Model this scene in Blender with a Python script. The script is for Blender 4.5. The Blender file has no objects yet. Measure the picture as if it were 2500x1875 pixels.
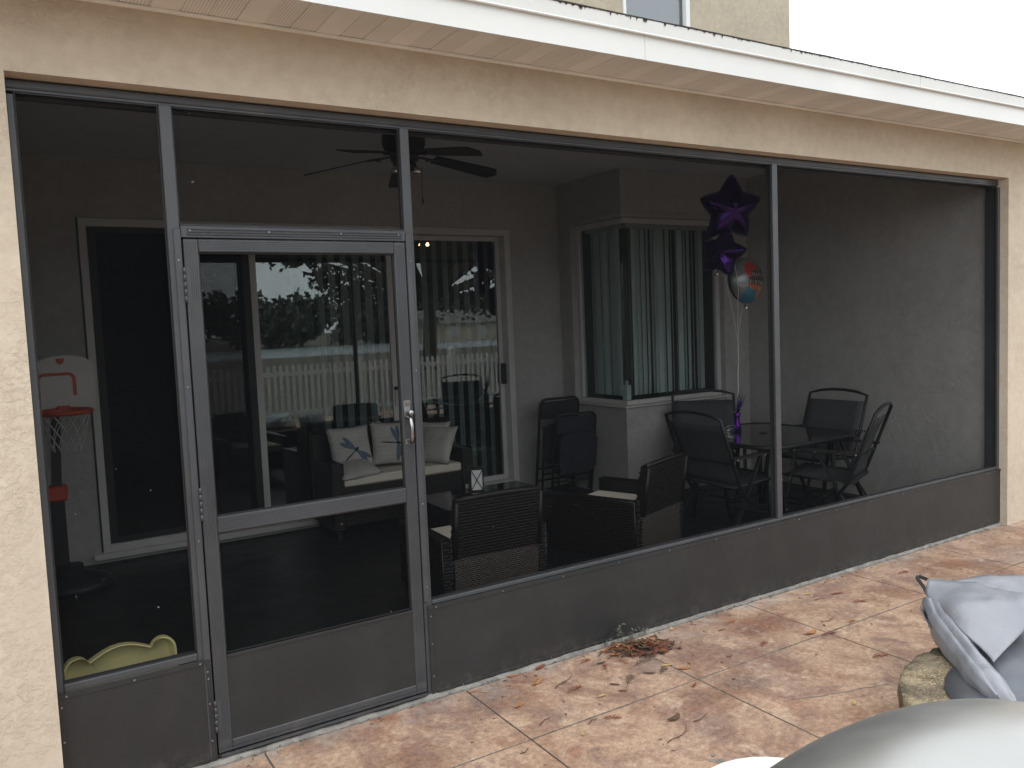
import bpy, bmesh, math, random
from mathutils import Vector, Matrix, Euler, noise

random.seed(7)
R = math.radians
scene = bpy.context.scene
col = scene.collection

# ------------------------------------------------------------------ camera
cam_d = bpy.data.cameras.new('camera')
cam = bpy.data.objects.new('camera', cam_d)
col.objects.link(cam)
cam_d.sensor_width = 36.0
cam_d.lens = 2000.0 / 2500.0 * 36.0
cam_d.clip_start = 0.05
cam_d.clip_end = 1500
YAW, PIT, ROL = 0.55266, -0.07571, -0.041296
_f = Vector((math.sin(YAW) * math.cos(PIT), math.cos(YAW) * math.cos(PIT), math.sin(PIT)))
_r = Vector((math.cos(YAW), -math.sin(YAW), 0))
_u = _r.cross(_f)
_r2 = math.cos(ROL) * _r + math.sin(ROL) * _u
_u2 = -math.sin(ROL) * _r + math.cos(ROL) * _u
cam.matrix_world = Matrix(((_r2.x, _u2.x, -_f.x, -0.6033), (_r2.y, _u2.y, -_f.y, -3.3170),
                           (_r2.z, _u2.z, -_f.z, 1.6970), (0, 0, 0, 1)))
scene.camera = cam

# ------------------------------------------------------------------ sky, sun, exposure
SUN_EL, SUN_AZ = 52.0, 205.0            # azimuth clockwise from +Y (behind the camera, a little left)
w = bpy.data.worlds.new('World'); scene.world = w; w.use_nodes = True
nt = w.node_tree; nt.nodes.clear()
sky = nt.nodes.new('ShaderNodeTexSky'); sky.sky_type = 'NISHITA'; sky.sun_disc = False
sky.sun_elevation = R(SUN_EL); sky.sun_rotation = R(SUN_AZ)
sky.dust_density = 4.0; sky.air_density = 1.0
hs = nt.nodes.new('ShaderNodeHueSaturation'); hs.inputs['Saturation'].default_value = 0.08
mx = nt.nodes.new('ShaderNodeMixRGB'); mx.inputs[0].default_value = 0.85
mx.inputs[2].default_value = (15.2, 15.9, 16.5, 1)      # even overcast cloud layer
bg = nt.nodes.new('ShaderNodeBackground'); bg.inputs['Strength'].default_value = 0.10
out = nt.nodes.new('ShaderNodeOutputWorld')
nt.links.new(sky.outputs[0], hs.inputs['Color']); nt.links.new(hs.outputs[0], mx.inputs[1])
nt.links.new(mx.outputs[0], bg.inputs[0]); nt.links.new(bg.outputs[0], out.inputs[0])
sun_d = bpy.data.lights.new('sun', 'SUN'); sun_d.energy = 0.5; sun_d.angle = R(40); sun_d.color = (1.0, 0.96, 0.9)
sun = bpy.data.objects.new('sun', sun_d); col.objects.link(sun)
sd = Vector((math.sin(R(SUN_AZ)) * math.cos(R(SUN_EL)), math.cos(R(SUN_AZ)) * math.cos(R(SUN_EL)), math.sin(R(SUN_EL))))
sun.rotation_euler = (-sd).to_track_quat('-Z', 'Y').to_euler()
sun.location = (0, -6, 12)
scene.view_settings.view_transform = 'Standard'
scene.view_settings.look = 'None'
scene.view_settings.gamma = 1.0
scene.view_settings.use_curve_mapping = False
scene.view_settings.exposure = 0.36
scene.render.engine = 'CYCLES'
scene.cycles.transparent_max_bounces = 24
scene.cycles.max_bounces = 12
scene.cycles.diffuse_bounces = 5
scene.cycles.glossy_bounces = 6
scene.cycles.transmission_bounces = 8
scene.cycles.sample_clamp_indirect = 6.0
scene.cycles.use_denoising = True
SCREEN_OPEN = 0.66

# ------------------------------------------------------------------ helpers
class MB:
    """collects shapes and links them as ONE mesh object"""
    def __init__(s): s.bm = bmesh.new()
    def box(s, x0, x1, y0, y1, z0, z1, bev=0.0, rot=None, org=None):
        vs = [s.bm.verts.new(p) for p in ((x0,y0,z0),(x1,y0,z0),(x1,y1,z0),(x0,y1,z0),(x0,y0,z1),(x1,y0,z1),(x1,y1,z1),(x0,y1,z1))]
        fs = [s.bm.faces.new([vs[i] for i in q]) for q in ((3,2,1,0),(4,5,6,7),(0,1,5,4),(1,2,6,5),(2,3,7,6),(3,0,4,7))]
        if bev:
            es = list({e for f in fs for e in f.edges})
            r = bmesh.ops.bevel(s.bm, geom=es, offset=bev, segments=1, affect='EDGES', profile=0.5)
            vs = list({v for f in r['faces'] for v in f.verts} | {v for v in vs if v.is_valid})
        if rot is not None:
            bmesh.ops.rotate(s.bm, verts=[v for v in vs if v.is_valid], cent=org or (0,0,0), matrix=rot)
        return s
    def bar(s, a, b, w, d, up=(0,0,1), bev=0.0):
        """rectangular bar from a to b, w wide (sideways), d thick"""
        a, b = Vector(a), Vector(b); t = (b - a).normalized(); up = Vector(up)
        if abs(t.dot(up)) > .98: up = Vector((0,1,0))
        sd_ = t.cross(up).normalized(); u = sd_.cross(t).normalized()
        vs = []
        for p in (a, b):
            for i, j in ((-1,-1),(1,-1),(1,1),(-1,1)):
                vs.append(s.bm.verts.new(p + sd_*(i*w/2) + u*(j*d/2)))
        for q in ((3,2,1,0),(4,5,6,7),(0,1,5,4),(1,2,6,5),(2,3,7,6),(3,0,4,7)): s.bm.faces.new([vs[i] for i in q])
        return s
    def tube(s, pts, r, seg=8, closed=False, cap=True):
        pts = [Vector(p) for p in pts]; n = len(pts); rings = []
        rr = r if isinstance(r, (list, tuple)) else [r]*n
        prev = None
        for i, p in enumerate(pts):
            if closed: t = (pts[(i+1)%n] - pts[i-1])
            else: t = pts[min(i+1,n-1)] - pts[max(i-1,0)]
            t = t.normalized() if t.length > 1e-9 else Vector((0,0,1))
            if prev is None:
                a = Vector((0,0,1)) if abs(t.z) < .9 else Vector((1,0,0))
                u = t.cross(a).normalized()
            else:
                u = (prev - t*prev.dot(t))
                u = u.normalized() if u.length > 1e-6 else t.orthogonal().normalized()
            prev = u; v = t.cross(u)
            rings.append([s.bm.verts.new(p + (u*math.cos(k*2*math.pi/seg) + v*math.sin(k*2*math.pi/seg))*rr[i]) for k in range(seg)])
        m = n if closed else n-1
        for i in range(m):
            A, B = rings[i], rings[(i+1)%n]
            for k in range(seg): s.bm.faces.new((A[k], A[(k+1)%seg], B[(k+1)%seg], B[k])).smooth = True
        if cap and not closed:
            s.bm.faces.new(rings[0][::-1]); s.bm.faces.new(rings[-1])
        return s
    def lathe(s, prof, c=(0,0,0), seg=24, cap=True):
        c = Vector(c); rings = []
        for r, z in prof:
            rings.append([s.bm.verts.new(c + Vector((r*math.cos(k*2*math.pi/seg), r*math.sin(k*2*math.pi/seg), z))) for k in range(seg)])
        for A, B in zip(rings, rings[1:]):
            for k in range(seg): s.bm.faces.new((A[k], A[(k+1)%seg], B[(k+1)%seg], B[k])).smooth = True
        if cap:
            if prof[0][0] > 1e-5: s.bm.faces.new(rings[0][::-1])
            if prof[-1][0] > 1e-5: s.bm.faces.new(rings[-1])
        return s
    def prism(s, poly, n, o=(0,0,0), u=(1,0,0), v=(0,0,1), smooth=False):
        """poly (2d list) in the plane o,u,v extruded by the vector n"""
        o, u, v, n = Vector(o), Vector(u), Vector(v), Vector(n)
        A = [s.bm.verts.new(o + u*a + v*b) for a, b in poly]
        B = [s.bm.verts.new(o + u*a + v*b + n) for a, b in poly]
        k = len(poly)
        s.bm.faces.new(A); s.bm.faces.new(B[::-1])
        for i in range(k):
            f = s.bm.faces.new((A[i], B[i], B[(i+1)%k], A[(i+1)%k])); f.smooth = smooth
        return s
    def grid(s, fn, nu, nv, smooth=True):
        V = [[s.bm.verts.new(fn(i/nu, j/nv)) for j in range(nv+1)] for i in range(nu+1)]
        for i in range(nu):
            for j in range(nv):
                s.bm.faces.new((V[i][j], V[i+1][j], V[i+1][j+1], V[i][j+1])).smooth = smooth
        return s
    def quad(s, *p):
        s.bm.faces.new([s.bm.verts.new(q) for q in p]); return s
    def jitter(s, amp, sc=6.0, seed=0.0):
        for v in s.bm.verts: v.co += noise.noise_vector(v.co*sc + Vector((seed, seed*.7, -seed)))*amp
        return s
    def build(s, name, mat, parent=None, kind=None, label=None, loc=None, rotz=0.0, fix=True):
        if fix: bmesh.ops.recalc_face_normals(s.bm, faces=s.bm.faces)
        me = bpy.data.meshes.new(name); s.bm.to_mesh(me); s.bm.free()
        for m in (mat if isinstance(mat, (list, tuple)) else [mat]): me.materials.append(m)
        return link(name, me, parent, kind, label, loc, rotz)

def link(name, me, parent=None, kind=None, label=None, loc=None, rotz=0.0):
    o = bpy.data.objects.new(name, me); col.objects.link(o)
    if parent is not None: o.parent = parent
    if kind: o['kind'] = kind
    if label: o['label'] = label
    if loc is not None: o.location = loc
    if rotz: o.rotation_euler = (0,0,rotz)
    return o

def thing(name, label, cat, loc=(0,0,0), rotz=0.0, group=None):
    o = bpy.data.objects.new(name, None); col.objects.link(o)
    o.empty_display_size = .05; o.location = loc; o.rotation_euler = (0,0,rotz)
    return tag(o, label, cat, group)

def tag(o, label, cat, group=None):
    o['label'] = label; o['category'] = cat
    if group: o['group'] = group
    return o

def dup(root, loc, rotz, label=None):
    r = root.copy(); col.objects.link(r); r.location = loc; r.rotation_euler = (0,0,rotz)
    if label: r['label'] = label
    for ch in list(root.children):
        c = ch.copy(); col.objects.link(c); c.parent = r
        for g in ch.children:
            d = g.copy(); col.objects.link(d); d.parent = c
    return r

# ------------------------------------------------------------------ materials
def newmat(name):
    m = bpy.data.materials.new(name); m.use_nodes = True
    nt = m.node_tree; b = nt.nodes['Principled BSDF']
    return m, nt, b

def pos(nt, scale=(1,1,1), obj=False):
    if obj:
        t = nt.nodes.new('ShaderNodeTexCoord').outputs['Object']
    else:
        t = nt.nodes.new('ShaderNodeNewGeometry').outputs['Position']
    if scale == (1,1,1): return t
    mp = nt.nodes.new('ShaderNodeMapping'); mp.inputs['Scale'].default_value = scale
    nt.links.new(t, mp.inputs['Vector']); return mp.outputs[0]

def tex(nt, vec, scale, detail=4.0, rough=0.6, dist=0.0):
    n = nt.nodes.new('ShaderNodeTexNoise'); n.inputs['Scale'].default_value = scale
    n.inputs['Detail'].default_value = detail; n.inputs['Roughness'].default_value = rough
    n.inputs['Distortion'].default_value = dist
    nt.links.new(vec, n.inputs['Vector']); return n.outputs['Fac']

def ramp(nt, fac, stops):
    r = nt.nodes.new('ShaderNodeValToRGB'); e = r.color_ramp.elements
    while len(e) > 1: e.remove(e[0])
    e[0].position = stops[0][0]; c = stops[0][1]; e[0].color = (*c, 1) if isinstance(c, tuple) else (c, c, c, 1)
    for p, c in stops[1:]:
        k = e.new(p); k.color = (*c, 1) if isinstance(c, tuple) else (c, c, c, 1)
    nt.links.new(fac, r.inputs[0]); return r.outputs[0]

def mixc(nt, fac, a, b, mode='MIX'):
    m = nt.nodes.new('ShaderNodeMixRGB'); m.blend_type = mode
    for i, x in ((0, fac), (1, a), (2, b)):
        if isinstance(x, tuple): m.inputs[i].default_value = (*x, 1)
        elif isinstance(x, (int, float)): m.inputs[i].default_value = x
        else: nt.links.new(x, m.inputs[i])
    return m.outputs[0]

def bump(nt, b, h, strength=0.3, dist=0.01, prev=None):
    n = nt.nodes.new('ShaderNodeBump'); n.inputs['Strength'].default_value = strength; n.inputs['Distance'].default_value = dist
    nt.links.new(h, n.inputs['Height'])
    if prev is not None: nt.links.new(prev, n.inputs['Normal'])
    nt.links.new(n.outputs[0], b.inputs['Normal']); return n.outputs[0]

def plain(name, c, rough=0.5, metal=0.0, var=0.12, vscale=6.0, bmp=0.0, bscale=80.0, spec=0.5, obj=False, bdist=0.003):
    m, nt, b = newmat(name)
    p = pos(nt, obj=obj)
    f = tex(nt, p, vscale, 5)
    lo = tuple(x*(1-var) for x in c); hi = tuple(min(1, x*(1+var)) for x in c)
    nt.links.new(ramp(nt, f, [(.3, lo), (.7, hi)]), b.inputs['Base Color'])
    r = ramp(nt, tex(nt, p, vscale*2.3, 4), [(.3, max(.03, rough-.07)), (.7, min(1, rough+.07))])
    nt.links.new(r, b.inputs['Roughness'])
    b.inputs['Metallic'].default_value = metal; b.inputs['Specular IOR Level'].default_value = spec
    if bmp: bump(nt, b, tex(nt, p, bscale, 5, .65), bmp, bdist)
    return m

M = {}
# knock-down stucco
def stucco(name, c, streak=0.06):
    m, nt, b = newmat(name); p = pos(nt)
    big = tex(nt, p, 1.1, 5, .6); sm = tex(nt, p, 16, 6, .6)
    f1 = ramp(nt, big, [(.3, tuple(x*.90 for x in c)), (.55, c), (.75, tuple(min(1, x*1.06) for x in c))])
    st = tex(nt, pos(nt, (2.2, 2.2, .35)), 2.0, 5, .6)
    f2 = mixc(nt, ramp(nt, st, [(.55, 0.0), (.8, streak*2.5)]), f1, (c[0]*.62, c[1]*.58, c[2]*.52))
    f3 = mixc(nt, .10, f2, ramp(nt, sm, [(.35, .2), (.7, .95)]), 'OVERLAY')
    nt.links.new(f3, b.inputs['Base Color']); b.inputs['Roughness'].default_value = .88
    b.inputs['Specular IOR Level'].default_value = .25
    kd = ramp(nt, tex(nt, p, 34, 6, .68, .25), [(.46, 0.0), (.60, 1.0)])
    msk = ramp(nt, tex(nt, p, 2.6, 3), [(.40, .14), (.64, .95)])
    kd2 = mixc(nt, 1.0, kd, msk, 'MULTIPLY')
    n1 = bump(nt, b, kd2, .62, .0042)
    bump(nt, b, tex(nt, p, 150, 4, .7), .30, .0015, n1)
    return m
M['stucco'] = stucco('stucco', (0.590, 0.508, 0.402))
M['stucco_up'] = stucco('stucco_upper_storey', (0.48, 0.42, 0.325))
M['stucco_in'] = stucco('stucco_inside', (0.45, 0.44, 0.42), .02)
M['white'] = plain('white_fascia_metal', (.75, .765, .745), .42, 0, .04, 1.6, .25, 9, .4, bdist=.002)
M['white_old'] = plain('white_trim_weathered', (.74, .74, .70), .5, 0, .10, 3.0, .2, 30)
M['beige'] = plain('beige_vinyl', (.79, .775, .72), .55, 0, .06, 3.0)

# perforated soffit vinyl: rows of real-scale punched dots
def perforated(name, c):
    m, nt, b = newmat(name); p = pos(nt)
    sp = nt.nodes.new('ShaderNodeSeparateXYZ'); nt.links.new(p, sp.inputs[0])
    def cell(o, per):
        a = nt.nodes.new('ShaderNodeMath'); a.operation = 'DIVIDE'; a.inputs[1].default_value = per; nt.links.new(o, a.inputs[0])
        f = nt.nodes.new('ShaderNodeMath'); f.operation = 'FRACT'; nt.links.new(a.outputs[0], f.inputs[0])
        g = nt.nodes.new('ShaderNodeMath'); g.operation = 'SUBTRACT'; g.inputs[1].default_value = .5; nt.links.new(f.outputs[0], g.inputs[0])
        q = nt.nodes.new('ShaderNodeMath'); q.operation = 'POWER'; q.inputs[1].default_value = 2; nt.links.new(g.outputs[0], q.inputs[0])
        return q.outputs[0]
    ad = nt.nodes.new('ShaderNodeMath'); ad.operation = 'ADD'
    nt.links.new(cell(sp.outputs[0], .0115), ad.inputs[0]); nt.links.new(cell(sp.outputs[1], .0125), ad.inputs[1])
    d = ramp(nt, ad.outputs[0], [(.035, 0.0), (.055, 1.0)])
    v = ramp(nt, tex(nt, p, 3, 4), [(.3, tuple(x*.94 for x in c)), (.7, tuple(x*1.05 for x in c))])
    nt.links.new(mixc(nt, d, (.34, .325, .29), v), b.inputs['Base Color'])
    b.inputs['Roughness'].default_value = .55
    return m
M['perf'] = perforated('beige_vinyl_perforated', (.79, .775, .72))

# dark bronze aluminium
def bronze(name, c, rough=.42, dust=.05):
    m, nt, b = newmat(name); p = pos(nt)
    f = tex(nt, p, 1.4, 5, .6); g = tex(nt, p, 240, 2, .5)
    base = ramp(nt, f, [(.3, tuple(x*.82 for x in c)), (.7, tuple(x*1.2 for x in c))])
    dd = ramp(nt, tex(nt, p, 5, 6, .7), [(.5, 0.0), (.8, dust*3)])
    nt.links.new(mixc(nt, dd, base, (.22, .20, .17)), b.inputs['Base Color'])
    nt.links.new(ramp(nt, tex(nt, p, 7, 5), [(.3, rough-.06), (.7, rough+.1)]), b.inputs['Roughness'])
    b.inputs['Specular IOR Level'].default_value = .45
    sx_ = nt.nodes.new('ShaderNodeSeparateXYZ'); nt.links.new(p, sx_.inputs[0])
    lowz = ramp(nt, sx_.outputs[2], [(.0, 1.0), (.11, 0.0)])
    spl = mixc(nt, 1.0, lowz, ramp(nt, tex(nt, p, 26, 6, .75), [(.45, 0.0), (.75, .35)]), 'MULTIPLY')
    old = b.inputs['Base Color'].links[0].from_socket
    nt.links.new(mixc(nt, spl, old, (.20, .165, .135)), b.inputs['Base Color'])
    bump(nt, b, g, .05, .0008, bump(nt, b, tex(nt, p, 2.2, 3), .25, .012))
    return m
M['bronze'] = bronze('bronze_frame_paint', (.055, .059, .065), .33)
M['kick'] = bronze('bronze_kick_panel', (.024, .0258, .0268), .40, .02)
M['black'] = plain('black_rubber', (.012, .012, .012), .6, 0, .1)
M['chrome'] = plain('brushed_steel', (.36, .36, .36), .30, 1.0, .05)
M['screwhead'] = plain('screw_head', (.25, .25, .25), .35, .6, .1)

# insect screen: an open fraction one sees through, the rest dark strands
def mesh_screen(name, open_, c=(.012, .0135, .015)):
    m = bpy.data.materials.new(name); m.use_nodes = True; nt = m.node_tree; nt.nodes.clear()
    o = nt.nodes.new('ShaderNodeOutputMaterial'); t = nt.nodes.new('ShaderNodeBsdfTransparent')
    d = nt.nodes.new('ShaderNodeBsdfDiffuse'); d.inputs[0].default_value = (*c, 1)
    mx = nt.nodes.new('ShaderNodeMixShader')
    p = pos(nt)
    f = ramp(nt, tex(nt, p, 2.0, 4), [(.3, open_-.035), (.7, open_+.035)])
    sp = ramp(nt, tex(nt, p, 55, 2, .5), [(.77, 0.0), (.79, 1.0)])     # specks of lint caught in the mesh
    c2 = mixc(nt, sp, c, (.35, .35, .33)); nt.links.new(c2, d.inputs[0])
    f2 = mixc(nt, sp, f, mixc(nt, 1.0, f, (.82, .82, .82), 'MULTIPLY'))
    nt.links.new(f2, mx.inputs[0]); nt.links.new(d.outputs[0], mx.inputs[1]); nt.links.new(t.outputs[0], mx.inputs[2])
    nt.links.new(mx.outputs[0], o.inputs[0]); return m
M['screen'] = mesh_screen('charcoal_insect_screen', SCREEN_OPEN)
M['screen2'] = mesh_screen('slider_insect_screen', .50)

def glass(name, gain=2.0, tint=(.80, .86, .85), rough=0.0):
    m = bpy.data.materials.new(name); m.use_nodes = True; nt = m.node_tree; nt.nodes.clear()
    o = nt.nodes.new('ShaderNodeOutputMaterial'); t = nt.nodes.new('ShaderNodeBsdfTransparent'); t.inputs[0].default_value = (*tint, 1)
    g = nt.nodes.new('ShaderNodeBsdfGlossy'); g.inputs['Roughness'].default_value = rough; g.inputs[0].default_value = (.97, 1, 1, 1)
    lw = nt.nodes.new('ShaderNodeLayerWeight'); lw.inputs['Blend'].default_value = .5
    fc = ramp(nt, lw.outputs['Facing'], [(0, .045*gain), (.5, .06*gain), (.75, min(.9, .15*gain)), (1, .95)])
    mx = nt.nodes.new('ShaderNodeMixShader'); nt.links.new(fc, mx.inputs[0])
    nt.links.new(t.outputs[0], mx.inputs[1]); nt.links.new(g.outputs[0], mx.inputs[2])
    nt.links.new(mx.outputs[0], o.inputs[0]); return m
M['glass'] = glass('low_e_glass', 3.3, (.72, .78, .77))
M['glass_win'] = glass('window_glass', 1.0, (.85, .9, .9))
M['glass_up'] = glass('upper_window_glass', 3.0, (.5, .52, .55), .12)

# stained concrete, mottled tan, rust and mauve-grey
def concrete(name):
    m, nt, b = newmat(name); p = pos(nt)
    a = tex(nt, p, 1.7, 8, .62, .5); c = tex(nt, p, 3.1, 7, .62, .9); d = tex(nt, p, 6.5, 8, .68, .4); e = tex(nt, p, 38, 5, .7)
    base = ramp(nt, a, [(.30, (.19, .105, .075)), (.43, (.35, .215, .148)), (.56, (.52, .355, .25)), (.70, (.26, .145, .105))])
    x = mixc(nt, ramp(nt, c, [(.50, 0.0), (.66, .8)]), base, (.25, .155, .13))
    x = mixc(nt, ramp(nt, tex(nt, p, 2.3, 7, .65, .3), [(.54, 0.0), (.68, .8)]), x, (.30, .145, .093))
    x = mixc(nt, ramp(nt, tex(nt, p, 1.25, 5, .6, .8), [(.56, 0.0), (.72, .65)]), x, (.21, .165, .155))
    x = mixc(nt, ramp(nt, d, [(.54, 0.0), (.70, .8)]), x, (.64, .475, .345))
    x = mixc(nt, ramp(nt, tex(nt, p, 9, 9, .72, .2), [(.57, 0.0), (.68, .6)]), x, (.23, .15, .11))
    x = mixc(nt, ramp(nt, tex(nt, pos(nt, (1, 2.6, 1)), 13, 8, .75, .6), [(.64, 0.0), (.74, .5)]), x, (.62, .53, .44))
    x = mixc(nt, .42, x, ramp(nt, e, [(.32, .15), (.68, .88)]), 'OVERLAY')
    x = mixc(nt, .30, x, ramp(nt, tex(nt, p, 120, 4, .75), [(.35, .15), (.65, .85)]), 'OVERLAY')
    x = mixc(nt, ramp(nt, tex(nt, p, 17, 9, .8, 1.2), [(.60, 0.0), (.66, .5)]), x, (.17, .10, .07))
    v = nt.nodes.new('ShaderNodeTexVoronoi'); v.inputs['Scale'].default_value = 26; nt.links.new(p, v.inputs['Vector'])
    fl = ramp(nt, v.outputs['Distance'], [(.045, 1.0), (.075, 0.0)])
    x = mixc(nt, mixc(nt, 1.0, fl, ramp(nt, tex(nt, p, 4, 2), [(.5, 0.0), (.6, .8)]), 'MULTIPLY'), x, (.68, .62, .54))
    v2 = nt.nodes.new('ShaderNodeTexVoronoi'); v2.inputs['Scale'].default_value = 55; nt.links.new(p, v2.inputs['Vector'])
    gr = mixc(nt, 1.0, ramp(nt, v2.outputs['Distance'], [(.07, 1.0), (.12, 0.0)]), ramp(nt, tex(nt, p, 5, 3), [(.5, 0.0), (.58, .75)]), 'MULTIPLY')
    x = mixc(nt, gr, x, (.10, .07, .05))
    sy_ = nt.nodes.new('ShaderNodeSeparateXYZ'); nt.links.new(p, sy_.inputs[0])
    mr = nt.nodes.new('ShaderNodeMapRange'); mr.inputs[1].default_value = -.22; mr.inputs[2].default_value = -.02; nt.links.new(sy_.outputs[1], mr.inputs[0])
    ef = mixc(nt, 1.0, mr.outputs[0], ramp(nt, tex(nt, p, 7, 8, .75), [(.48, 0.0), (.62, .85)]), 'MULTIPLY')
    x = mixc(nt, ef, x, (.50, .44, .39))
    x = mixc(nt, mixc(nt, 1.0, mr.outputs[0], ramp(nt, tex(nt, p, 3.3, 6, .7), [(.52, 0.0), (.66, .7)]), 'MULTIPLY'), x, (.22, .15, .12))
    nt.links.new(x, b.inputs['Base Color'])
    nt.links.new(ramp(nt, d, [(.3, .42), (.7, .68)]), b.inputs['Roughness'])
    b.inputs['Specular IOR Level'].default_value = .35
    n1 = bump(nt, b, tex(nt, p, 9, 7, .6), .25, .006)
    bump(nt, b, e, .25, .0015, n1)
    return m
M['concrete'] = concrete('stained_concrete')
M['joint'] = plain('concrete_joint_dirt', (.19, .16, .135), .95, 0, .5, 30, .6, 90)
M['mortar'] = plain('pale_mortar', (.24, .225, .205), .95, 0, .35, 14, .8, 60, bdist=.006)
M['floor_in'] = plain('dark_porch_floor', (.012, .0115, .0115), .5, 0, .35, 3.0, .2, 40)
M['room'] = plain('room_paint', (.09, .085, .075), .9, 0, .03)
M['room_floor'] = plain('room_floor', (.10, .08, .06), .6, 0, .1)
M['ceil'] = plain('porch_ceiling_paint', (.58, .62, .66), .9, 0, .05, 2, .3, 60)
M['frame_w'] = plain('white_window_frame', (.60, .59, .56), .45, 0, .05)
M['frame_g'] = plain('slider_frame', (.62, .61, .59), .45, 0, .05)
M['blind'] = plain('vertical_blind_vinyl', (.78, .80, .78), .6, 0, .05)
M['roof'] = plain('dark_shingle', (.06, .055, .05), .95, 0, .5, 30, .8, 60)
M['lawn'] = plain('dry_lawn', (.115, .095, .06), .95, 0, .4, 2.0, .6, 20)

# ------------------------------------------------------------------ ground
g = MB(); g.box(-400, 400, -400, 400, -.4, -.13); g.build('lawn', M['lawn'], kind='structure')
wm, wnt, wb = newmat('lake_water'); wb.inputs['Base Color'].default_value = (.30, .33, .34, 1); wb.inputs['Roughness'].default_value = .38
bump(wnt, wb, tex(wnt, pos(wnt), 1.5, 3), .15, .02)
g = MB(); g.prism([(-120, -47), (-60, -44.5), (0, -46), (60, -45), (140, -48), (160, -74), (80, -77), (0, -75), (-120, -76)], (0, 0, .012), (0, 0, -.128), (1, 0, 0), (0, 1, 0))
g.build('lake', wm, kind='structure')

# patio: base sheet and separately cut slabs with recessed joints
pb = MB(); pb.box(-5.0, 9.5, -5.35, .02, -.125, -.007)
patio = pb.build('patio', M['joint'], kind='structure')
XJ = [-4.48 + .93*k for k in range(15)]; YJ = [-5.24, -4.31, -3.38, -2.45, -1.52, -.59, -.035]
for i in range(len(XJ)-1):
    for j in range(len(YJ)-1):
        x0, x1, y0, y1 = XJ[i]+.003, XJ[i+1]-.003, YJ[j]+.003, YJ[j+1]-.003
        n = 5; m_ = MB(); ring = []
        for (ax, ay, bx, by) in ((x0,y0,x1,y0), (x1,y0,x1,y1), (x1,y1,x0,y1), (x0,y1,x0,y0)):
            for k in range(n):
                t = k/n; px, py = ax+(bx-ax)*t, ay+(by-ay)*t
                q = noise.noise_vector(Vector((px*9, py*9, i*.37+j)))*.0022
                ring.append((px+q.x, py+q.y))
        cx_, cy_ = (x0+x1)/2, (y0+y1)/2
        top = [m_.bm.verts.new((cx_+(px-cx_)*(1-.0025/(x1-x0)), cy_+(py-cy_)*(1-.0025/(y1-y0)), 0)) for px, py in ring]
        bot = [m_.bm.verts.new((px, py, -.004)) for px, py in ring]
        low = [m_.bm.verts.new((px, py, -.03)) for px, py in ring]
        m_.bm.faces.new(top)
        for A, B in ((bot, top), (low, bot)):
            for k in range(len(ring)): m_.bm.faces.new((A[k], A[(k+1)%len(ring)], B[(k+1)%len(ring)], B[k])).material_index = 1
        m_.build('slab', [M['concrete'], M['joint']], patio)
# broken mortar fillet where the slabs meet the screen wall
mf = MB()
N = 260; prev = None
for k in range(N+1):
    x = -.52 + 6.3*k/N
    d = .012 + .026*noise.noise(Vector((x*3.1, 2, 0))) + .016*noise.noise(Vector((x*14, 5, 0)))
    h = .006 + .006*noise.noise(Vector((x*9, 7, 1)))
    row = [mf.bm.verts.new((x, .004, .010+h)), mf.bm.verts.new((x, -.012-d*.3, .006+h)), mf.bm.verts.new((x, -.012-max(.006, d), .0012)), mf.bm.verts.new((x, -.012-max(.008, d), -.012))]
    if prev:
        for a in range(3): mf.bm.faces.new((prev[a], row[a], row[a+1], prev[a+1]))
    prev = row
mf.jitter(.002, 40)
mf.build('mortar_fillet', M['mortar'], patio)
# two hairline cracks with old filler
def crack(pts, wd, name='crack_filler'):
    c = MB(); P = []
    for (a, b) in zip(pts, pts[1:]):
        for k in range(10):
            t = k/10; P.append((a[0]+(b[0]-a[0])*t, a[1]+(b[1]-a[1])*t))
    for i in range(len(P)-1):
        ww = []
        for q in (P[i], P[i+1]):
            o = noise.noise_vector(Vector((q[0]*18, q[1]*18, 3)))*.012
            ww.append((q[0]+o.x, q[1]+o.y, wd*(.5+abs(noise.noise(Vector((q[0]*40, q[1]*40, 1)))))))
        (ax, ay, aw), (bx, by, bw) = ww
        c.quad((ax, ay-aw, .0022), (bx, by-bw, .0022), (bx, by+bw, .0022), (ax, ay+aw, .0022))
    c.build(name, M['mortar'], patio)
crack([(2.208, -.982), (2.42, -1.06), (2.703, -1.148)], .0035)
crack([(.30, -.30), (.42, -.55), (.60, -.80)], .003)
c = MB()
for k in range(5):
    cx_, cy_ = 1.593 + random.uniform(-.03, .05), -1.132 + random.uniform(-.03, .03); rr = random.uniform(.008, .022)
    c.prism([(rr*(1+.5*noise.noise(Vector((k, t, 0))))*math.cos(t), rr*.7*(1+.5*noise.noise(Vector((t, k, 2))))*math.sin(t)) for t in [a*.52 for a in range(12)]], (0, 0, .002), (cx_, cy_, .0006+.0006*k), (1, 0, 0), (0, 1, 0))
c.build('paint_chip', M['mortar'], patio)

# ------------------------------------------------------------------ house
house = thing('house', 'beige stucco house with white fascia over a screened back porch', 'house', (0, 0, 0))
b = MB(); b.box(-4.6, -.534, -.06, .10, -.12, 2.603); b.build('wall', M['stucco'], house)
b = MB(); b.box(5.775, 9.2, -.06, .10, -.12, 2.603); b.build('wall', M['stucco'], house)
b = MB(); b.box(-4.6, 9.2, -.06, .10, 2.603, 3.02); b.build('wall', M['stucco'], house)
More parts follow.
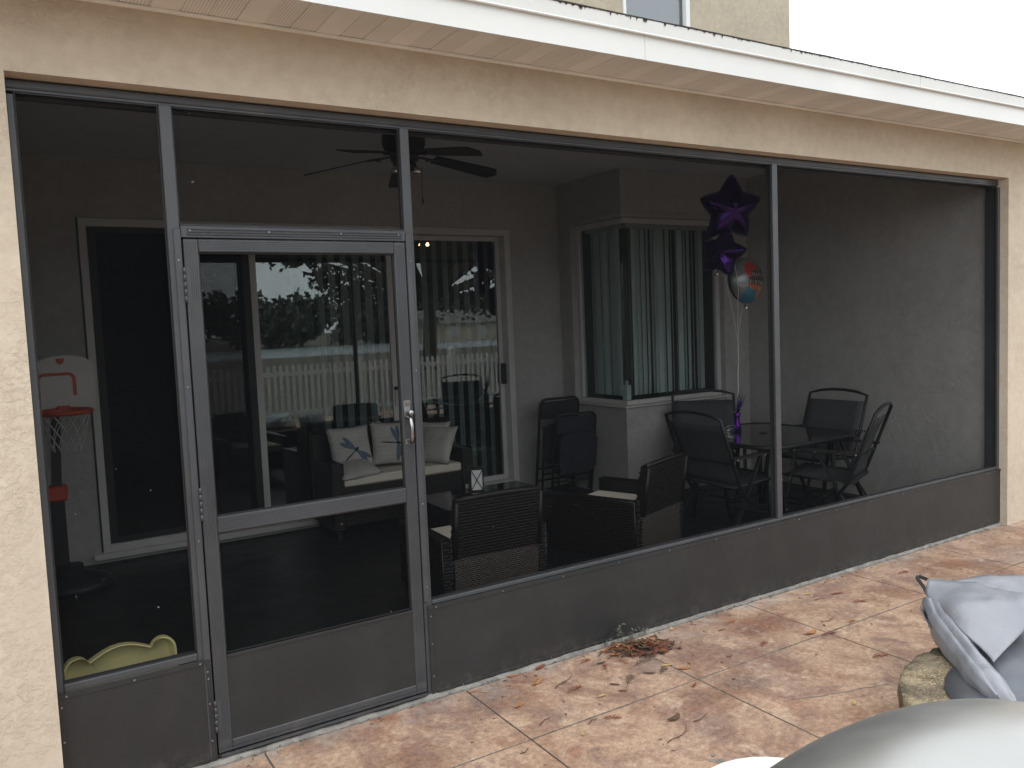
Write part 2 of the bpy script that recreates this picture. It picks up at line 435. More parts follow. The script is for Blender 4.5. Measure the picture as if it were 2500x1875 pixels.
# porch inside: floor, ceiling, side walls, back wall with slider opening, bump-out with corner window
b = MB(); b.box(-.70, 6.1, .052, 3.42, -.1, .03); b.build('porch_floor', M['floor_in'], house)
b = MB(); b.box(-.60, 5.95, .09, 3.60, 3.022, 3.10); b.build('ceiling', M['ceil'], house)
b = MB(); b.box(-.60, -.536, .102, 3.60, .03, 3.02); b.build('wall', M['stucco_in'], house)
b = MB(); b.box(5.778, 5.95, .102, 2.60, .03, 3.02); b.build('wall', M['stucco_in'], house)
bw = MB()
bw.box(-.534, -.095, 3.42, 3.58, .03, 3.02); bw.box(3.585, 4.163, 3.42, 3.58, .03, 3.02)
bw.box(-.095, 3.585, 3.42, 3.58, 2.578, 3.02); bw.box(-.095, 3.585, 3.42, 3.58, .03, .112)
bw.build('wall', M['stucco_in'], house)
CX, CY = 4.165, 2.45
bo = MB()      # side face x = CX, front face y = CY, both with the corner window cut out
bo.box(CX, CX+.12, CY, 3.58, .03, .872); bo.box(CX, CX+.12, CY, 3.58, 2.595, 3.02); bo.box(CX, CX+.12, 3.19, 3.58, .872, 2.595)
bo.box(CX+.12, 5.776, CY, CY+.12, .03, .872); bo.box(CX+.12, 5.776, CY, CY+.12, 2.595, 3.02); bo.box(5.42, 5.776, CY, CY+.12, .872, 2.595)
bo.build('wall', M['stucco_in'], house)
# dim room behind the glass
rm = MB()
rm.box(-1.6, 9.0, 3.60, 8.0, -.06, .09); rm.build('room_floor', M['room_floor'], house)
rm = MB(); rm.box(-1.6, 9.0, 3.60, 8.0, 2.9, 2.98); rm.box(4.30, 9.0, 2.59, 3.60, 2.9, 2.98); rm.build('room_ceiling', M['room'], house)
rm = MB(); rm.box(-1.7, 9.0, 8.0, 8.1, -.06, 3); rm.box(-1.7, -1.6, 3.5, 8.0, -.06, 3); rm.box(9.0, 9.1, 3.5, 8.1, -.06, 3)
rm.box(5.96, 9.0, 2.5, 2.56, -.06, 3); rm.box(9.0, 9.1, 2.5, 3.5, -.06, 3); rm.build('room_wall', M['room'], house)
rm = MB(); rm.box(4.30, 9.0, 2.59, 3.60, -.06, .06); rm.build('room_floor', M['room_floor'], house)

# slider: outer frame, three panels
SY = 3.405
sf = MB()
sf.box(-.085, -.033, SY-.012, SY+.13, .105, 2.575, .003); sf.box(3.515, 3.578, SY-.012, SY+.13, .105, 2.575, .003)
sf.box(-.033, 3.515, SY-.012, SY+.13, 2.515, 2.575, .003); sf.box(-.033, 3.515, SY-.012, SY+.13, .105, .165, .003)
sf.box(-.15, 3.64, SY-.03, SY+.02, .060, .104, .003)
sf.build('slider_frame', M['frame_g'], house)
def slider_panel(x0, x1, y, stile, mat_frame, label=None, glz=True, gl='glass'):
    f = MB()
    f.box(x0, x0+stile, y, y+.03, .168, 2.512, .002); f.box(x1-stile, x1, y, y+.03, .168, 2.512, .002)
    f.box(x0+stile, x1-stile, y+.001, y+.029, .168, .215, .002); f.box(x0+stile, x1-stile, y+.001, y+.029, 2.47, 2.512, .002)
    p = f.build('slider_panel', mat_frame, house, label=label)
    q = MB()
    if glz: q.box(x0+stile-.004, x1-stile+.004, y+.013, y+.016, .213, 2.474)
    else: q.quad((x0+stile-.004, y+.015, .213), (x1-stile+.004, y+.015, .213), (x1-stile+.004, y+.015, 2.474), (x0+stile-.004, y+.015, 2.474))
    q.build('pane' if glz else 'mesh', M[gl], p)
    return p
slider_panel(-.033, 1.118, SY+.005, .058, M['black'], 'black framed sliding insect screen', False, 'screen2')
pA = slider_panel(.60, 1.748, SY+.084, .046, M['frame_g'])
pB = slider_panel(1.119, 2.380, SY+.044, .060, M['frame_g'])
pC = slider_panel(2.44, 3.513, SY+.084, .046, M['frame_g'])
h = MB(); h.box(2.332, 2.366, SY+.018, SY+.042, 1.08, 1.13, .004); h.box(2.334, 2.364, SY+.022, SY+.043, .985, 1.07, .003); h.build('handle', M['frame_w'], pB)
h = MB(); h.box(2.331, 2.368, SY+.012, SY+.042, 1.135, 1.165, .004); h.build('latch', M['black'], pB)
h = MB(); h.box(3.470, 3.512, SY+.045, SY+.082, 1.10, 1.30, .006); h.build('handle', M['black'], pC)

# corner window
cw = MB()
for z0, z1 in ((.890, .93), (2.545, 2.593)):
    cw.box(CX+.035, CX+.085, CY+.03, 3.188, z0, z1, .003); cw.box(CX+.086, 5.418, CY+.035, CY+.085, z0, z1, .003)
cw.box(CX+.035, CX+.085, 3.14, 3.187, .931, 2.544, .003); cw.box(5.37, 5.417, CY+.035, CY+.085, .931, 2.544, .003)
cwo = cw.build('corner_window', M['frame_w'], house)
q = MB(); q.box(CX+.055, CX+.059, CY+.062, 3.145, .925, 2.55); q.build('pane', M['glass_win'], cwo)
q = MB(); q.box(CX+.055, 5.375, CY+.055, CY+.059, .925, 2.55); q.build('pane', M['glass_win'], cwo)
q = MB()
q.box(CX-.03, CX+.118, CY-.03, 3.20, .872, .888, .003); q.box(CX+.119, 5.44, CY-.03, CY+.118, .872, .888, .003)
q.build('sill', M['frame_w'], cwo)
q = MB()    # raised stucco band round the window
q.box(CX-.022, CX-.001, CY-.02, 3.26, 2.594, 2.635, .003); q.box(CX-.022, CX-.001, 3.19, 3.26, .85, 2.593, .003); q.box(CX, 5.49, CY-.022, CY-.001, 2.594, 2.635, .003); q.box(5.42, 5.49, CY-.022, CY-.001, .85, 2.593, .003)
q.build('window_trim', M['stucco_in'], cwo)

# eave: soffit strips, trims, fascia boards, drip edge, roof
EX0, EX1 = -2.2, 7.4
sp_plain = None
for k in range(int((EX1-EX0)/.1016)):
    x = EX0 + k*.1016; perf = (k % 3) != 0
    s_ = MB()
    pr = [(0.0006, .013), (.0006, .0025), (.0035, 0), (.0985, 0), (.1012, .0025), (.1012, .013)]
    s_.prism(pr, (0, .345, 0), (0, 0, 0), (1, 0, 0), (0, 0, 1))
    s_.build('soffit_panel', M['perf'] if perf else M['beige'], house, loc=(x, -.407, 2.880 + .0008*math.sin(k*2.3)))
b = MB(); b.box(-4.6, 9.2, -.405, -.062, 2.8945, 2.90); b.build('soffit_backing', M['roof'], house)
b = MB(); b.box(-4.6, EX0-.001, -.407, -.062, 2.88, 2.893); b.build('soffit', M['beige'], house); b = MB(); b.box(EX1, 9.2, -.407, -.062, 2.88, 2.893); b.build('soffit', M['beige'], house)
x = -4.6
for L in (3.0, 3.3, 3.55, 3.95):
    b = MB(); b.box(x, min(x+L, 9.2)-.0015, -.079, -.062, 2.866, 2.879, .002); b.build('soffit_trim', M['beige'], house); x += L
for (xa, xb) in ((-4.6, -1.7), (-1.698, 1.965), (1.967, 5.65), (5.652, 9.2)):
    b = MB(); b.prism([(-.407, 2.878), (-.407, 2.856), (-.418, 2.856), (-.4185, 2.965), (-.409, 2.965), (-.409, 2.868)], (xb-xa, 0, 0), (xa, 0, 0), (0, 1, 0), (0, 0, 1)); b.build('fascia_board', M['white'], house)
for (xa, xb) in ((-4.6, .75), (.752, 4.062), (4.065, 9.2)):
    b = MB(); b.prism([(-.405, 2.967), (-.434, 2.962), (-.437, 2.966), (-.431, 2.972), (-.438, 3.026), (-.405, 3.026)], (xb-xa, 0, 0), (xa, 0, 0), (0, 1, 0), (0, 0, 1)); b.build('drip_edge', M['white'], house)
# algae drips at the shingle line
dr = MB()
for k in range(150):
    x = random.uniform(.9, 5.6); hgt = random.choice([.002, .003, .004, .006, .011]) * (1.3 if 1.2 < x < 3.2 else .5); ww = random.uniform(.003, .02)
    y0 = -.4385 - .0008
    dr.prism([(x, 3.0265), (x+ww, 3.0265), (x+ww*.7, 3.0265-hgt*.6), (x+ww*.45, 3.0265-hgt), (x+ww*.2, 3.0265-hgt*.5)], (0, .0004, 0), (0, y0-.0003, 0), (1, 0, 0), (0, 0, 1))
dr.build('algae_stain', M['roof'], house, kind='stuff')
rf = MB(); N = 420; prev = None
for k in range(N+1):
    x = -4.7 + 14.0*k/N; j1 = .003*noise.noise(Vector((x*2.3, 1, 4))) + .0015*noise.noise(Vector((x*23, 1, 4))); j2 = .002*noise.noise(Vector((x*7, 3, 4)))
    row = [rf.bm.verts.new(p) for p in ((x, -.441+j1, 3.0275), (x, -.441+j1, 3.0325+j2), (x, 3.40, 3.99), (x, 3.40, 3.96), (x, -.20, 3.0275))]
    if prev:
        for a in range(5): rf.bm.faces.new((prev[a], row[a], row[(a+1) % 5], prev[(a+1) % 5]))
    prev = row
rf.build('roof', M['roof'], house)
# upper storey
UX0, UX1, UZ0, UZ1 = 5.075, 6.015, 4.20, 5.95
uw = MB()
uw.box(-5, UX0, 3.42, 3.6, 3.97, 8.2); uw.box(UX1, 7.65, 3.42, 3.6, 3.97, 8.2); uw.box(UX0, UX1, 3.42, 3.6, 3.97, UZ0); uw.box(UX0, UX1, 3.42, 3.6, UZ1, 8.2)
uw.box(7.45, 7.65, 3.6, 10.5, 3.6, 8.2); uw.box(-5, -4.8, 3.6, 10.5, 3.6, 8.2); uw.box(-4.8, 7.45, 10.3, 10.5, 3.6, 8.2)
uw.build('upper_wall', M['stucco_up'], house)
uf = MB()
uf.box(UX0+.002, UX0+.04, 3.40, 3.47, UZ0, UZ1, .004); uf.box(UX1-.062, UX1-.002, 3.40, 3.47, UZ0, UZ1, .004); uf.box(UX0+.041, UX1-.063, 3.40, 3.47, UZ0, UZ0+.05, .004); uf.box(UX0+.041, UX1-.063, 3.40, 3.47, UZ1-.05, UZ1, .004)
ufo = uf.build('upper_window', M['white'], house)
q = MB(); q.box(UX0+.036, UX1-.058, 3.455, 3.459, UZ0+.04, UZ1-.04); q.build('pane', M['glass_up'], ufo)
q = MB(); q.box(UX0, UX1, 3.54, 3.545, UZ0, UZ1); q.build('shade', M['frame_w'], ufo)
b = MB(); b.prism([(-5.4, 8.2), (8.05, 8.2), (7.2, 9.6), (-4.6, 9.6)], (0, 7.9, 0), (0, 2.95, 0), (1, 0, 0), (0, 0, 1)); b.build('upper_roof', M['roof'], house)

# ------------------------------------------------------------------ screen wall with its door
sw = thing('screen_wall', 'dark bronze aluminium screen wall across the porch opening', 'screen wall', (0, 0, 0))
def part(name, m, *boxes, parent=sw, bev=.0025, label=None, kind=None):
    q = MB()
    for bx in boxes: q.box(*bx, bev)
    return q.build(name, m, parent, kind, label)
B_, K_ = M['bronze'], M['kick']
part('post', B_, (-.533, -.511, 0, .098, 0, 2.544))
part('post', B_, (-.049, -.004, -.001, .05, 0, 2.555))
part('post', B_, (.924, .965, -.001, .05, 0, 2.555))
part('post', B_, (3.288, 3.332, -.001, .052, .4475, 2.555))
part('post', B_, (5.748, 5.774, 0, .098, 0, 2.544))
part('rail', B_, (-.533, 5.774, .016, .06, 2.556, 2.596), (-.533, 5.774, .010, .0155, 2.566, 2.572), (-.533, 5.774, .0605, .098, 2.545, 2.600))
part('rail', B_, (-.003, .923, -.002, .05, 2.112, 2.116), (-.003, .923, -.006, .05, 2.066, 2.1115))
part('trim', B_, (.018, .905, -.0105, -.0062, 2.076, 2.080), (.018, .905, -.0105, -.0062, 2.086, 2.090), (.018, .905, -.0105, -.0062, 2.096, 2.100))
part('rail', B_, (-.510, -.050, -.001, .05, .4287, .456)); part('rail', B_, (.966, 5.747, -.001, .05, .4287, .447))
part('jamb', B_, (-.030, -.0035, -.010, -.0012, 0, 2.10)); part('jamb', B_, (.9235, .950, -.010, -.0012, .447, 2.10))
# kick plates: thin folded sheet with a lip on top
for (x0, x1) in ((-.526, -.012), (.947, 5.778)):
    k = part('kick_plate', K_, (x0, x1, -.0075, -.0035, .022, .411), bev=.001)
    part('lip', K_, (x0-.006, x1+(.004 if x1 < 1 else 0), -.0115, -.0080, .409, .4255), (x0-.006, x1, -.0125, -.0015, .426, .4285), bev=.0008, parent=k)
    part('lip', K_, (x0+.02, x1-.02, -.0105, -.0078, .012, .030), bev=.0008, parent=k)
    part('lip', K_, (x0-.006, x0+.014, -.0105, -.0078, .012, .4085), bev=.0008, parent=k)
    if x1 < 1: part('lip', K_, (x1-.014, x1+.006, -.0105, -.0078, .012, .4085), bev=.0008, parent=k)
sc = MB()
def screw(x, z, y=-.0125, r=.0042):
    v = [(r*math.cos(a*1.0472), r*math.sin(a*1.0472)) for a in range(6)]
    sc.prism(v, (0, -.003, 0), (x, y, z)); sc.prism([(a*.55, b_*.55) for a, b_ in v], (0, -.0015, 0), (x, y-.003, z))
for x in [.98 + .355*k for k in range(14)]: screw(x, .417, -.0115, .0042)
for x in (-.505, -.28, -.045): screw(x, .417, -.0115, .0042)
for z in (.38, .25, .10): screw(-.020, z, -.0115); screw(-.523, z, -.0115); screw(.952, z, -.0115)
for x in [1.1 + .5*k for k in range(10)]: screw(x, .021, -.0105, .0035)
for x in (.03, .33, .63, .89): screw(x, 2.093, -.0062)
for z in (.35, .9, 1.5, 1.98): screw(-.018, z, -.010); screw(.940, z if z > .5 else .52, -.010)
sc.build('screw', M['screwhead'], sw, kind='stuff')
# spline bead along the screens and the screens themselves
def mesh_panel(x0, x1, z0, z1, y=.022, parent=sw):
    q = MB(); q.quad((x0, y, z0), (x1, y, z0), (x1, y, z1), (x0, y, z1)); o = q.build('mesh_panel', M['screen'], parent)
    q = MB()
    for (a0, a1, c0, c1) in ((x0, x0+.005, z0, z1), (x1-.005, x1, z0, z1), (x0+.0055, x1-.0055, z0, z0+.005), (x0+.0055, x1-.0055, z1-.005, z1)): q.box(a0, a1, y-.008, y-.0005, c0, c1)
    q.build('spline', M['black'], o); return o
mesh_panel(-.510, -.050, .457, 2.555); mesh_panel(-.003, .923, 2.117, 2.555); mesh_panel(.966, 3.287, .448, 2.555); mesh_panel(3.333, 5.747, .448, 2.555)
part('threshold', M['black'], (-.003, .923, -.006, .05, .0, .030))
# door
def frame_rib(q, x0, x1, z0, z1, vert, y=-.0105):
    n = 6
    for k in range(n):
        t = (k+.5)/n
        if vert: xx = x0 + (x1-x0)*t; q.box(xx-.0022, xx+.0022, y-.0016, y-.0002, z0, z1)
        else: zz = z0 + (z1-z0)*t; q.box(x0, x1, y-.0016, y-.0002, zz-.0022, zz+.0022)
q = MB()
q.box(.003, .056, -.010, .030, .036, 2.061, .003); q.box(.865, .917, -.010, .030, .036, 2.061, .003)
q.box(.0565, .8645, -.010, .030, 2.012, 2.061, .003); q.box(.0565, .8645, -.010, .030, .918, .982, .003); q.box(.0565, .8645, -.0095, .030, .036, .080, .003)
frame_rib(q, .006, .053, .09, 2.05, True); frame_rib(q, .868, .914, .09, 2.05, True); frame_rib(q, .06, .862, 2.015, 2.058, False); frame_rib(q, .06, .862, .922, .978, False)
door = q.build('screen_door', B_, sw)
q = MB(); q.box(.0565, .8645, -.006, -.003, .0805, .424); q.box(.0565, .8645, -.0095, -.0062, .414, .428, .001); q.build('kick_plate', K_, door)
q = MB(); q.box(.010, .912, -.015, -.0102, .044, .050); q.box(.010, .912, -.013, -.0102, .058, .063); q.box(.010, .912, -.019, -.0102, .024, .034); q.build('sweep', B_, door)
mesh_panel(.0565, .8645, .429, .917, .012, door); mesh_panel(.0565, .8645, .983, 2.011, .012, door)
for z0, z1 in ((1.82, 1.955), (.976, 1.108), (.127, .257)):
    q = MB()
    for k in range(5):
        q.tube([(-.0005, -.014, z0+(z1-z0)*k/5+.001), (-.0005, -.014, z0+(z1-z0)*(k+1)/5-.001)], .0055, 8)
    q.box(.001, .022, -.0128, -.0103, z0, z1); q.build('hinge', B_, door)
hd = MB()
hd.prism([(.872, 1.300), (.898, 1.300), (.902, 1.372), (.868, 1.372)], (0, -.004, 0), (0, -.0125, 0))
hd.lathe([(.004, 0), (.013, .002), (.013, .022), (.010, .030), (.0005, .031)], (0, 0, 0), 14)
hp = [v for v in hd.bm.verts if abs(v.co.x) < .02 and abs(v.co.y) < .05]
bmesh.ops.rotate(hd.bm, verts=hp, cent=(0, 0, 0), matrix=Matrix.Rotation(R(90), 3, 'X')); bmesh.ops.translate(hd.bm, verts=hp, vec=(.892, -.018, 1.318))
hd.tube([(.886, -.020, 1.300), (.886, -.046, 1.288), (.887, -.054, 1.255), (.888, -.052, 1.215), (.889, -.040, 1.190), (.890, -.016, 1.186)], [.009, .010, .008, .008, .010, .007], 10)
hd.box(.872, .902, -.016, -.0125, 1.176, 1.20, .002)
hd.build('handle', M['chrome'], door)
q = MB()
for k in range(4): q.box(.876+.006*k, .878+.006*k, -.0172, -.0166, 1.345, 1.362)
q.build('lock_mark', M['black'], door)

# ------------------------------------------------------------------ vertical blinds
def blind(name, label, slots, z0, z1, rail):
    t = thing(name, label, 'blind')
    r = MB(); r.box(*rail, .003); r.build('head_rail', M['frame_w'], t)
    proto = MB()
    def sl(u, v): return Vector(((u-.5)*.089, .006*math.cos((u-.5)*math.pi), z0 + (z1-z0)*v))
    proto.grid(sl, 4, 1); s0 = None
    for (x, y, a) in slots:
        if s0 is None: o = s0 = proto.build('slat', M['blind'], t)
        else:
            o = s0.copy(); col.objects.link(o); o.parent = t
        o.location = (x, y, 0); o.rotation_euler = (0, 0, R(a))
    return t
random.seed(3)
blind('vertical_blind', 'grey vertical blind slats half open behind the sliding glass door', [(1.55+.112*k, 3.66, 28 + random.uniform(-5, 5)) for k in range(19)], .14, 2.52, (1.45, 3.66, 3.63, 3.69, 2.522, 2.56))
sl = []
x = 4.42
while x < 5.37:
    sl.append((x, 2.655, random.choice([4, 12, 22, 30, 48, 58, -18]) + random.uniform(-6, 6))); x += random.uniform(.042, .060)
blind('vertical_blind', 'pale closed vertical blind slats in the porch facing side of the corner window', sl, .955, 2.52, (4.36, 5.41, 2.62, 2.69, 2.522, 2.56))
sl = []
y = 2.74
while y < 3.16: sl.append((4.345, y, 78 + random.uniform(-16, 16))); y += .048
blind('vertical_blind', 'bunched vertical blind slats in the short left side of the corner window', sl, .955, 2.52, (4.31, 4.38, 2.70, 3.18, 2.522, 2.56))
b = MB(); b.box(4.245, 4.30, 2.53, 2.60, .931, 1.07, .006)
t = tag(b.build('box', M['white']), 'small white box standing on the inside corner of the window sill', 'box')
b = MB(); b.box(4.262, 4.285, 2.55, 2.575, 1.0705, 1.11, .004); t2 = b.build('box_top', M['frame_w'], t)

# warm pendant bulbs in the room
pl = thing('pendant_light', 'ceiling lamp with two lit warm bulbs seen through the sliding door', 'lamp', (3.94, 6.0, 2.68))
q = MB(); q.tube([(0, .0, .10), (0, .0, .21)], .006, 6); q.tube([(-.06, 0, .05), (-.03, 0, .10), (.03, 0, .10), (.06, 0, .05)], .006, 6); q.build('stem', M['black'], pl)
bm_, bnt, bb = newmat('warm_bulb'); bb.inputs['Emission Color'].default_value = (1, .55, .22, 1); bb.inputs['Emission Strength'].default_value = 14; bb.inputs['Base Color'].default_value = (.8, .6, .4, 1)
for sx in (-.048, .048):
    q = MB(); q.lathe([(.001, -.02), (.016, -.014), (.022, 0), (.014, .016), (.006, .028)], (sx, 0, .02), 12); q.build('bulb', bm_, pl)
q = MB(); q.lathe([(.05, .215), (.05, .222)], (0, 0, 0), 16); q.build('canopy', M['black'], pl)

# ------------------------------------------------------------------ wicker
M['wicker'] = plain('dark_brown_wicker', (.010, .008, .007), .40, 0, .5, 40, .3, 200, .4)
M['wicker_tan'] = plain('tan_brown_wicker', (.060, .047, .037), .5, 0, .45, 60, .3, 200, .5)
M['cream'] = plain('cream_cushion', (.74, .69, .57), .9, 0, .05, 5, .2, 200)
M['furn_black'] = plain('black_coated_steel', (.014, .014, .015), .45, 0, .2)
def weave(q, o, u, v, n, wd, ht, sh=.017, pitch=.05, amp=.0042):
    o, u, v, n = Vector(o), Vector(u).normalized(), Vector(v).normalized(), Vector(n).normalized()
    rows = max(1, int(ht/sh)); cols = max(2, int(wd/(pitch/2)))
    for j in range(rows):
        z0, z1 = j*ht/rows + ht/rows*.06, (j+1)*ht/rows - ht/rows*.06
        prev = None
        for i in range(cols+1):
            a = wd*i/cols; k = amp*(1 if (i+j) % 2 else -1)*(.8 + .4*random.random()) + .0035
            jt = random.uniform(-.0006, .0006)
            row = [q.bm.verts.new(o + u*a + v*(z0+jt) + n*(k-.002)), q.bm.verts.new(o + u*a + v*((z0+z1)/2+jt) + n*(k+.0012)), q.bm.verts.new(o + u*a + v*(z1+jt) + n*(k-.002))]
            if prev:
                for m_ in range(2): q.bm.faces.new((prev[m_], row[m_], row[m_+1], prev[m_+1])).smooth = True
            prev = row

def wicker_chair(name, label, loc, rz):
    """faces +y; origin on the floor below the seat centre"""
    random.seed(11)
    t = thing(name, label, 'armchair', loc, rz, 'wicker armchairs with cream cushions')
    W2, zb = .262, .03
    q = MB()   # reclined back core
    q.prism([(-.31, .40), (-.36, .715), (-.305, .725), (-.25, .40)], (2*W2, 0, 0), (-W2, 0, 0), (0, 1, 0), (0, 0, 1)); bk = q.build('backrest', M['wicker'], t)
    q = MB(); up = Vector((0, -.05, .315)); nb = Vector((0, -.315, -.05))
    weave(q, (-W2, -.312, .402), (1, 0, 0), up, nb, 2*W2, .318)
    q.tube([(-W2, -.335, .722), (-W2*.5, -.339, .728), (0, -.341, .731), (W2*.5, -.339, .728), (W2, -.335, .722)], .018, 8)
    q.tube([(-W2, -.315, .40), (-W2, -.358, .715)], .013, 6); q.tube([(W2, -.315, .40), (W2, -.358, .715)], .013, 6)
    weave(q, (W2, -.25, .41), (-1, 0, 0), Vector((0, -.055, .315)), Vector((0, 1, .17)), 2*W2, .30)
    q.build('weave', M['wicker'], bk, kind='stuff')
    q = MB(); q.box(-W2+.004, W2-.004, -.285, .33, .17, .335); sb = q.build('seat_base', M['wicker'], t)
    q = MB(); weave(q, (-W2, -.292, .10), (1, 0, 0), (0, -.02, 1), (0, -1, 0), 2*W2, .30, .011, .026); q.build('weave', M['wicker_tan'], sb, kind='stuff')
    q = MB(); weave(q, (W2, .333, .15), (-1, 0, 0), (0, 0, 1), (0, 1, 0), 2*W2, .185); q.build('weave', M['wicker'], sb, kind='stuff')
    for s in (-1, 1):
        x0, x1 = (s*.270, s*.325) if s > 0 else (-.325, -.270)
        q = MB(); q.box(x0, x1, -.285, .345, .12, .495, .006); a = q.build('armrest', M['wicker'], t)
        q = MB(); weave(q, ((.326 if s > 0 else -.326), -.282 if s > 0 else .342, .12), (0, s, 0), (0, 0, 1), (s, 0, 0), .624, .372)
        weave(q, ((x0), -.286, .12), (1, 0, 0), (0, 0, 1), (0, -1, 0), .055, .372)
        weave(q, (x0, -.285, .498), (0, 1, 0), (1, 0, 0), (0, 0, 1), .63, .055)
        for ex in (x0, x1):
            q.tube([(ex, -.285, .115), (ex, -.285, .497), (ex, .345, .497), (ex, .345, .115)], .0085, 6)
        q.build('weave', M['wicker'], a, kind='stuff')
        for yy in (-.27, .32):
            q = MB(); q.box((x0+x1)/2-.017, (x0+x1)/2+.017, yy-.017, yy+.017, 0, .118, .002); q.build('leg', M['furn_black'], t)
    q = MB(); q.box(-W2+.006, W2-.006, -.23, .345, .337, .415, .014); q.build('seat_cushion', M['cream'], t)
    return t
c1 = wicker_chair('wicker_armchair', 'dark wicker armchair with its back to the screen beside the door', (1.665, .865, .03), R(-3))
c2 = dup(c1, (2.90, 1.00, .03), R(20), 'dark wicker armchair turned sideways in front of the patio dining set')

# loveseat
sofa = thing('wicker_loveseat', 'dark wicker loveseat with cream seat cushion in front of the sliding door', 'sofa', (2.125, 3.06, .03))
q = MB(); q.box(-.53, .53, -.21, .22, .10, .412, .004); base = q.build('seat_base', M['wicker'], sofa)
q = MB(); weave(q, (-.53, -.213, .10), (1, 0, 0), (0, 0, 1), (0, -1, 0), 1.06, .31, .015, .04); q.build('weave', M['wicker'], base, kind='stuff')
q = MB(); q.prism([(.20, .10), (.17, .45), (.21, .80), (.265, .815), (.27, .10)], (1.26, 0, 0), (-.63, 0, 0), (0, 1, 0), (0, 0, 1)); bk = q.build('backrest', M['wicker'], sofa)
q = MB(); weave(q, (-.63, .168, .46), (1, 0, 0), (0, .04, .35), (0, -1, .1), 1.26, .345, .015, .04); q.tube([(-.63, .235, .815), (0, .24, .825), (.63, .235, .815)], .02, 8); q.build('weave', M['wicker'], bk, kind='stuff')
for s in (-1, 1):
    x0, x1 = sorted((s*.535, s*.625)); q = MB(); q.box(x0, x1, -.23, .17, .08, .60, .008); a = q.build('armrest', M['wicker'], sofa)
    q = MB(); weave(q, (x0, -.233, .08), (1, 0, 0), (0, 0, 1), (0, -1, 0), .09, .52, .015, .04)
    for ex in (x0, x1): q.tube([(ex, -.23, .08), (ex, -.23, .602), (ex, .17, .602)], .0085, 6)
    weave(q, (x0-.003, .17, .08) if s < 0 else (x1+.003, -.23, .08), (0, -1 if s < 0 else 1, 0), (0, 0, 1), (s, 0, 0), .40, .52, .015, .04); q.build('weave', M['wicker'], a, kind='stuff')
    for yy in (-.20, .20):
        q = MB(); q.box((x0+x1)/2-.02, (x0+x1)/2+.02, yy-.02, yy+.02, 0, .078); q.build('leg', M['furn_black'], sofa)
q = MB(); q.box(-.528, .528, -.225, .165, .415, .487, .012); q.build('seat_cushion', M['cream'], sofa)

# pillows with a dragonfly print
M['pillow'] = plain('grey_linen_pillow', (.50, .485, .455), .95, 0, .12, 9, .3, 160, obj=True)
M['wing'] = plain('blue_grey_print', (.13, .17, .23), .95, 0, .3, 30, obj=True)
M['body'] = plain('dark_print', (.03, .035, .045), .95, 0, .2, obj=True)
M['ink'] = plain('faded_ink', (.40, .385, .36), .95, 0, .2, obj=True)
def pil_z(u, v, th): return th*(max(0, 1-u*u)**.5*max(0, 1-v*v)**.5)**.75
def pil_xy(u, v, sz):
    k = 1 - .085*(1-u*u)*v*v - .0; l = 1 - .085*(1-v*v)*u*u
    return u*sz*l, v*sz*k
def pillow(label, loc, rot, sz=.19, th=.065, print_rot=None, poff=(0, 0), scale=1.0, text=True):
    t = thing('throw_pillow', label, 'pillow', loc, 0, 'throw pillows on the wicker loveseat'); t.rotation_euler = rot
    q = MB(); n = 14
    for sgn in (1, -1):
        def fn(a, b_):
            u, v = a*2-1, b_*2-1; x_, y_ = pil_xy(u, v, sz)
            wr = .006*noise.noise(Vector((u*3, v*3, sgn+loc[0]*9)))*(1-u*u)*(1-v*v)
            return Vector((x_, y_, sgn*(pil_z(u, v, th)+wr)))
        q.grid(fn, n, n)
    bmesh.ops.remove_doubles(q.bm, verts=q.bm.verts, dist=.0006)
    body = q.build('pillow_case', M['pillow'], t)
    def on(x_, y_, e=.0022):
        u, v = max(-.97, min(.97, x_/sz)), max(-.97, min(.97, y_/sz))
        return Vector((x_, y_, pil_z(u, v, th)+e+.003))
    if text:
        q = MB()
        for r_ in range(9):
            y_ = -.145 + r_*.036; x_ = -.145
            while x_ < .13:
                L = random.uniform(.008, .03); hh = random.uniform(.0012, .0025)
                q.quad(on(x_, y_-hh, .0006), on(x_+L, y_-hh, .0006), on(x_+L, y_+hh, .0006), on(x_, y_+hh, .0006)); x_ += L+random.uniform(.004, .012)
        q.build('script_print', M['ink'], t, fix=False)
    if print_rot is not None:
        ca, sa = math.cos(print_rot), math.sin(print_rot)
        def P(a, b_, e=.0022):
            x_, y_ = a*scale*ca - b_*scale*sa + poff[0], a*scale*sa + b_*scale*ca + poff[1]; return on(x_, y_, e)
        def blade(q, L, wd, ang, ox, oy, e=.0022):
            c_, s_ = math.cos(ang), math.sin(ang); N = 10; prev = None
            for i in range(N+1):
                a = i/N; hw = wd*(math.sin(math.pi*min(1, .08+a*.90))**.6)*(.5+.6*a)
                x_, y_ = ox+c_*L*a, oy+s_*L*a
                A, B = P(x_-s_*hw, y_+c_*hw, e), P(x_+s_*hw, y_-c_*hw, e)
                r_ = (q.bm.verts.new(A), q.bm.verts.new(P(x_, y_, e)), q.bm.verts.new(B))
                if prev:
                    q.bm.faces.new((prev[0], r_[0], r_[1], prev[1])); q.bm.faces.new((prev[1], r_[1], r_[2], prev[2]))
                prev = r_
        q = MB()
        blade(q, .15, .022, R(118), 0, .0); blade(q, .14, .022, R(140), -.004, .004, .0026); blade(q, .15, .022, R(-62), 0, 0); blade(q, .14, .022, R(-40), .0, -.006, .0026)
        q.build('wing_print', M['wing'], t, fix=False)
        q = MB(); blade(q, .15, .007, R(205), 0, 0, .0034); blade(q, .05, .016, R(25), -.02, -.008, .0036); q.build('body_print', M['body'], t, fix=False)
    return t
random.seed(5)
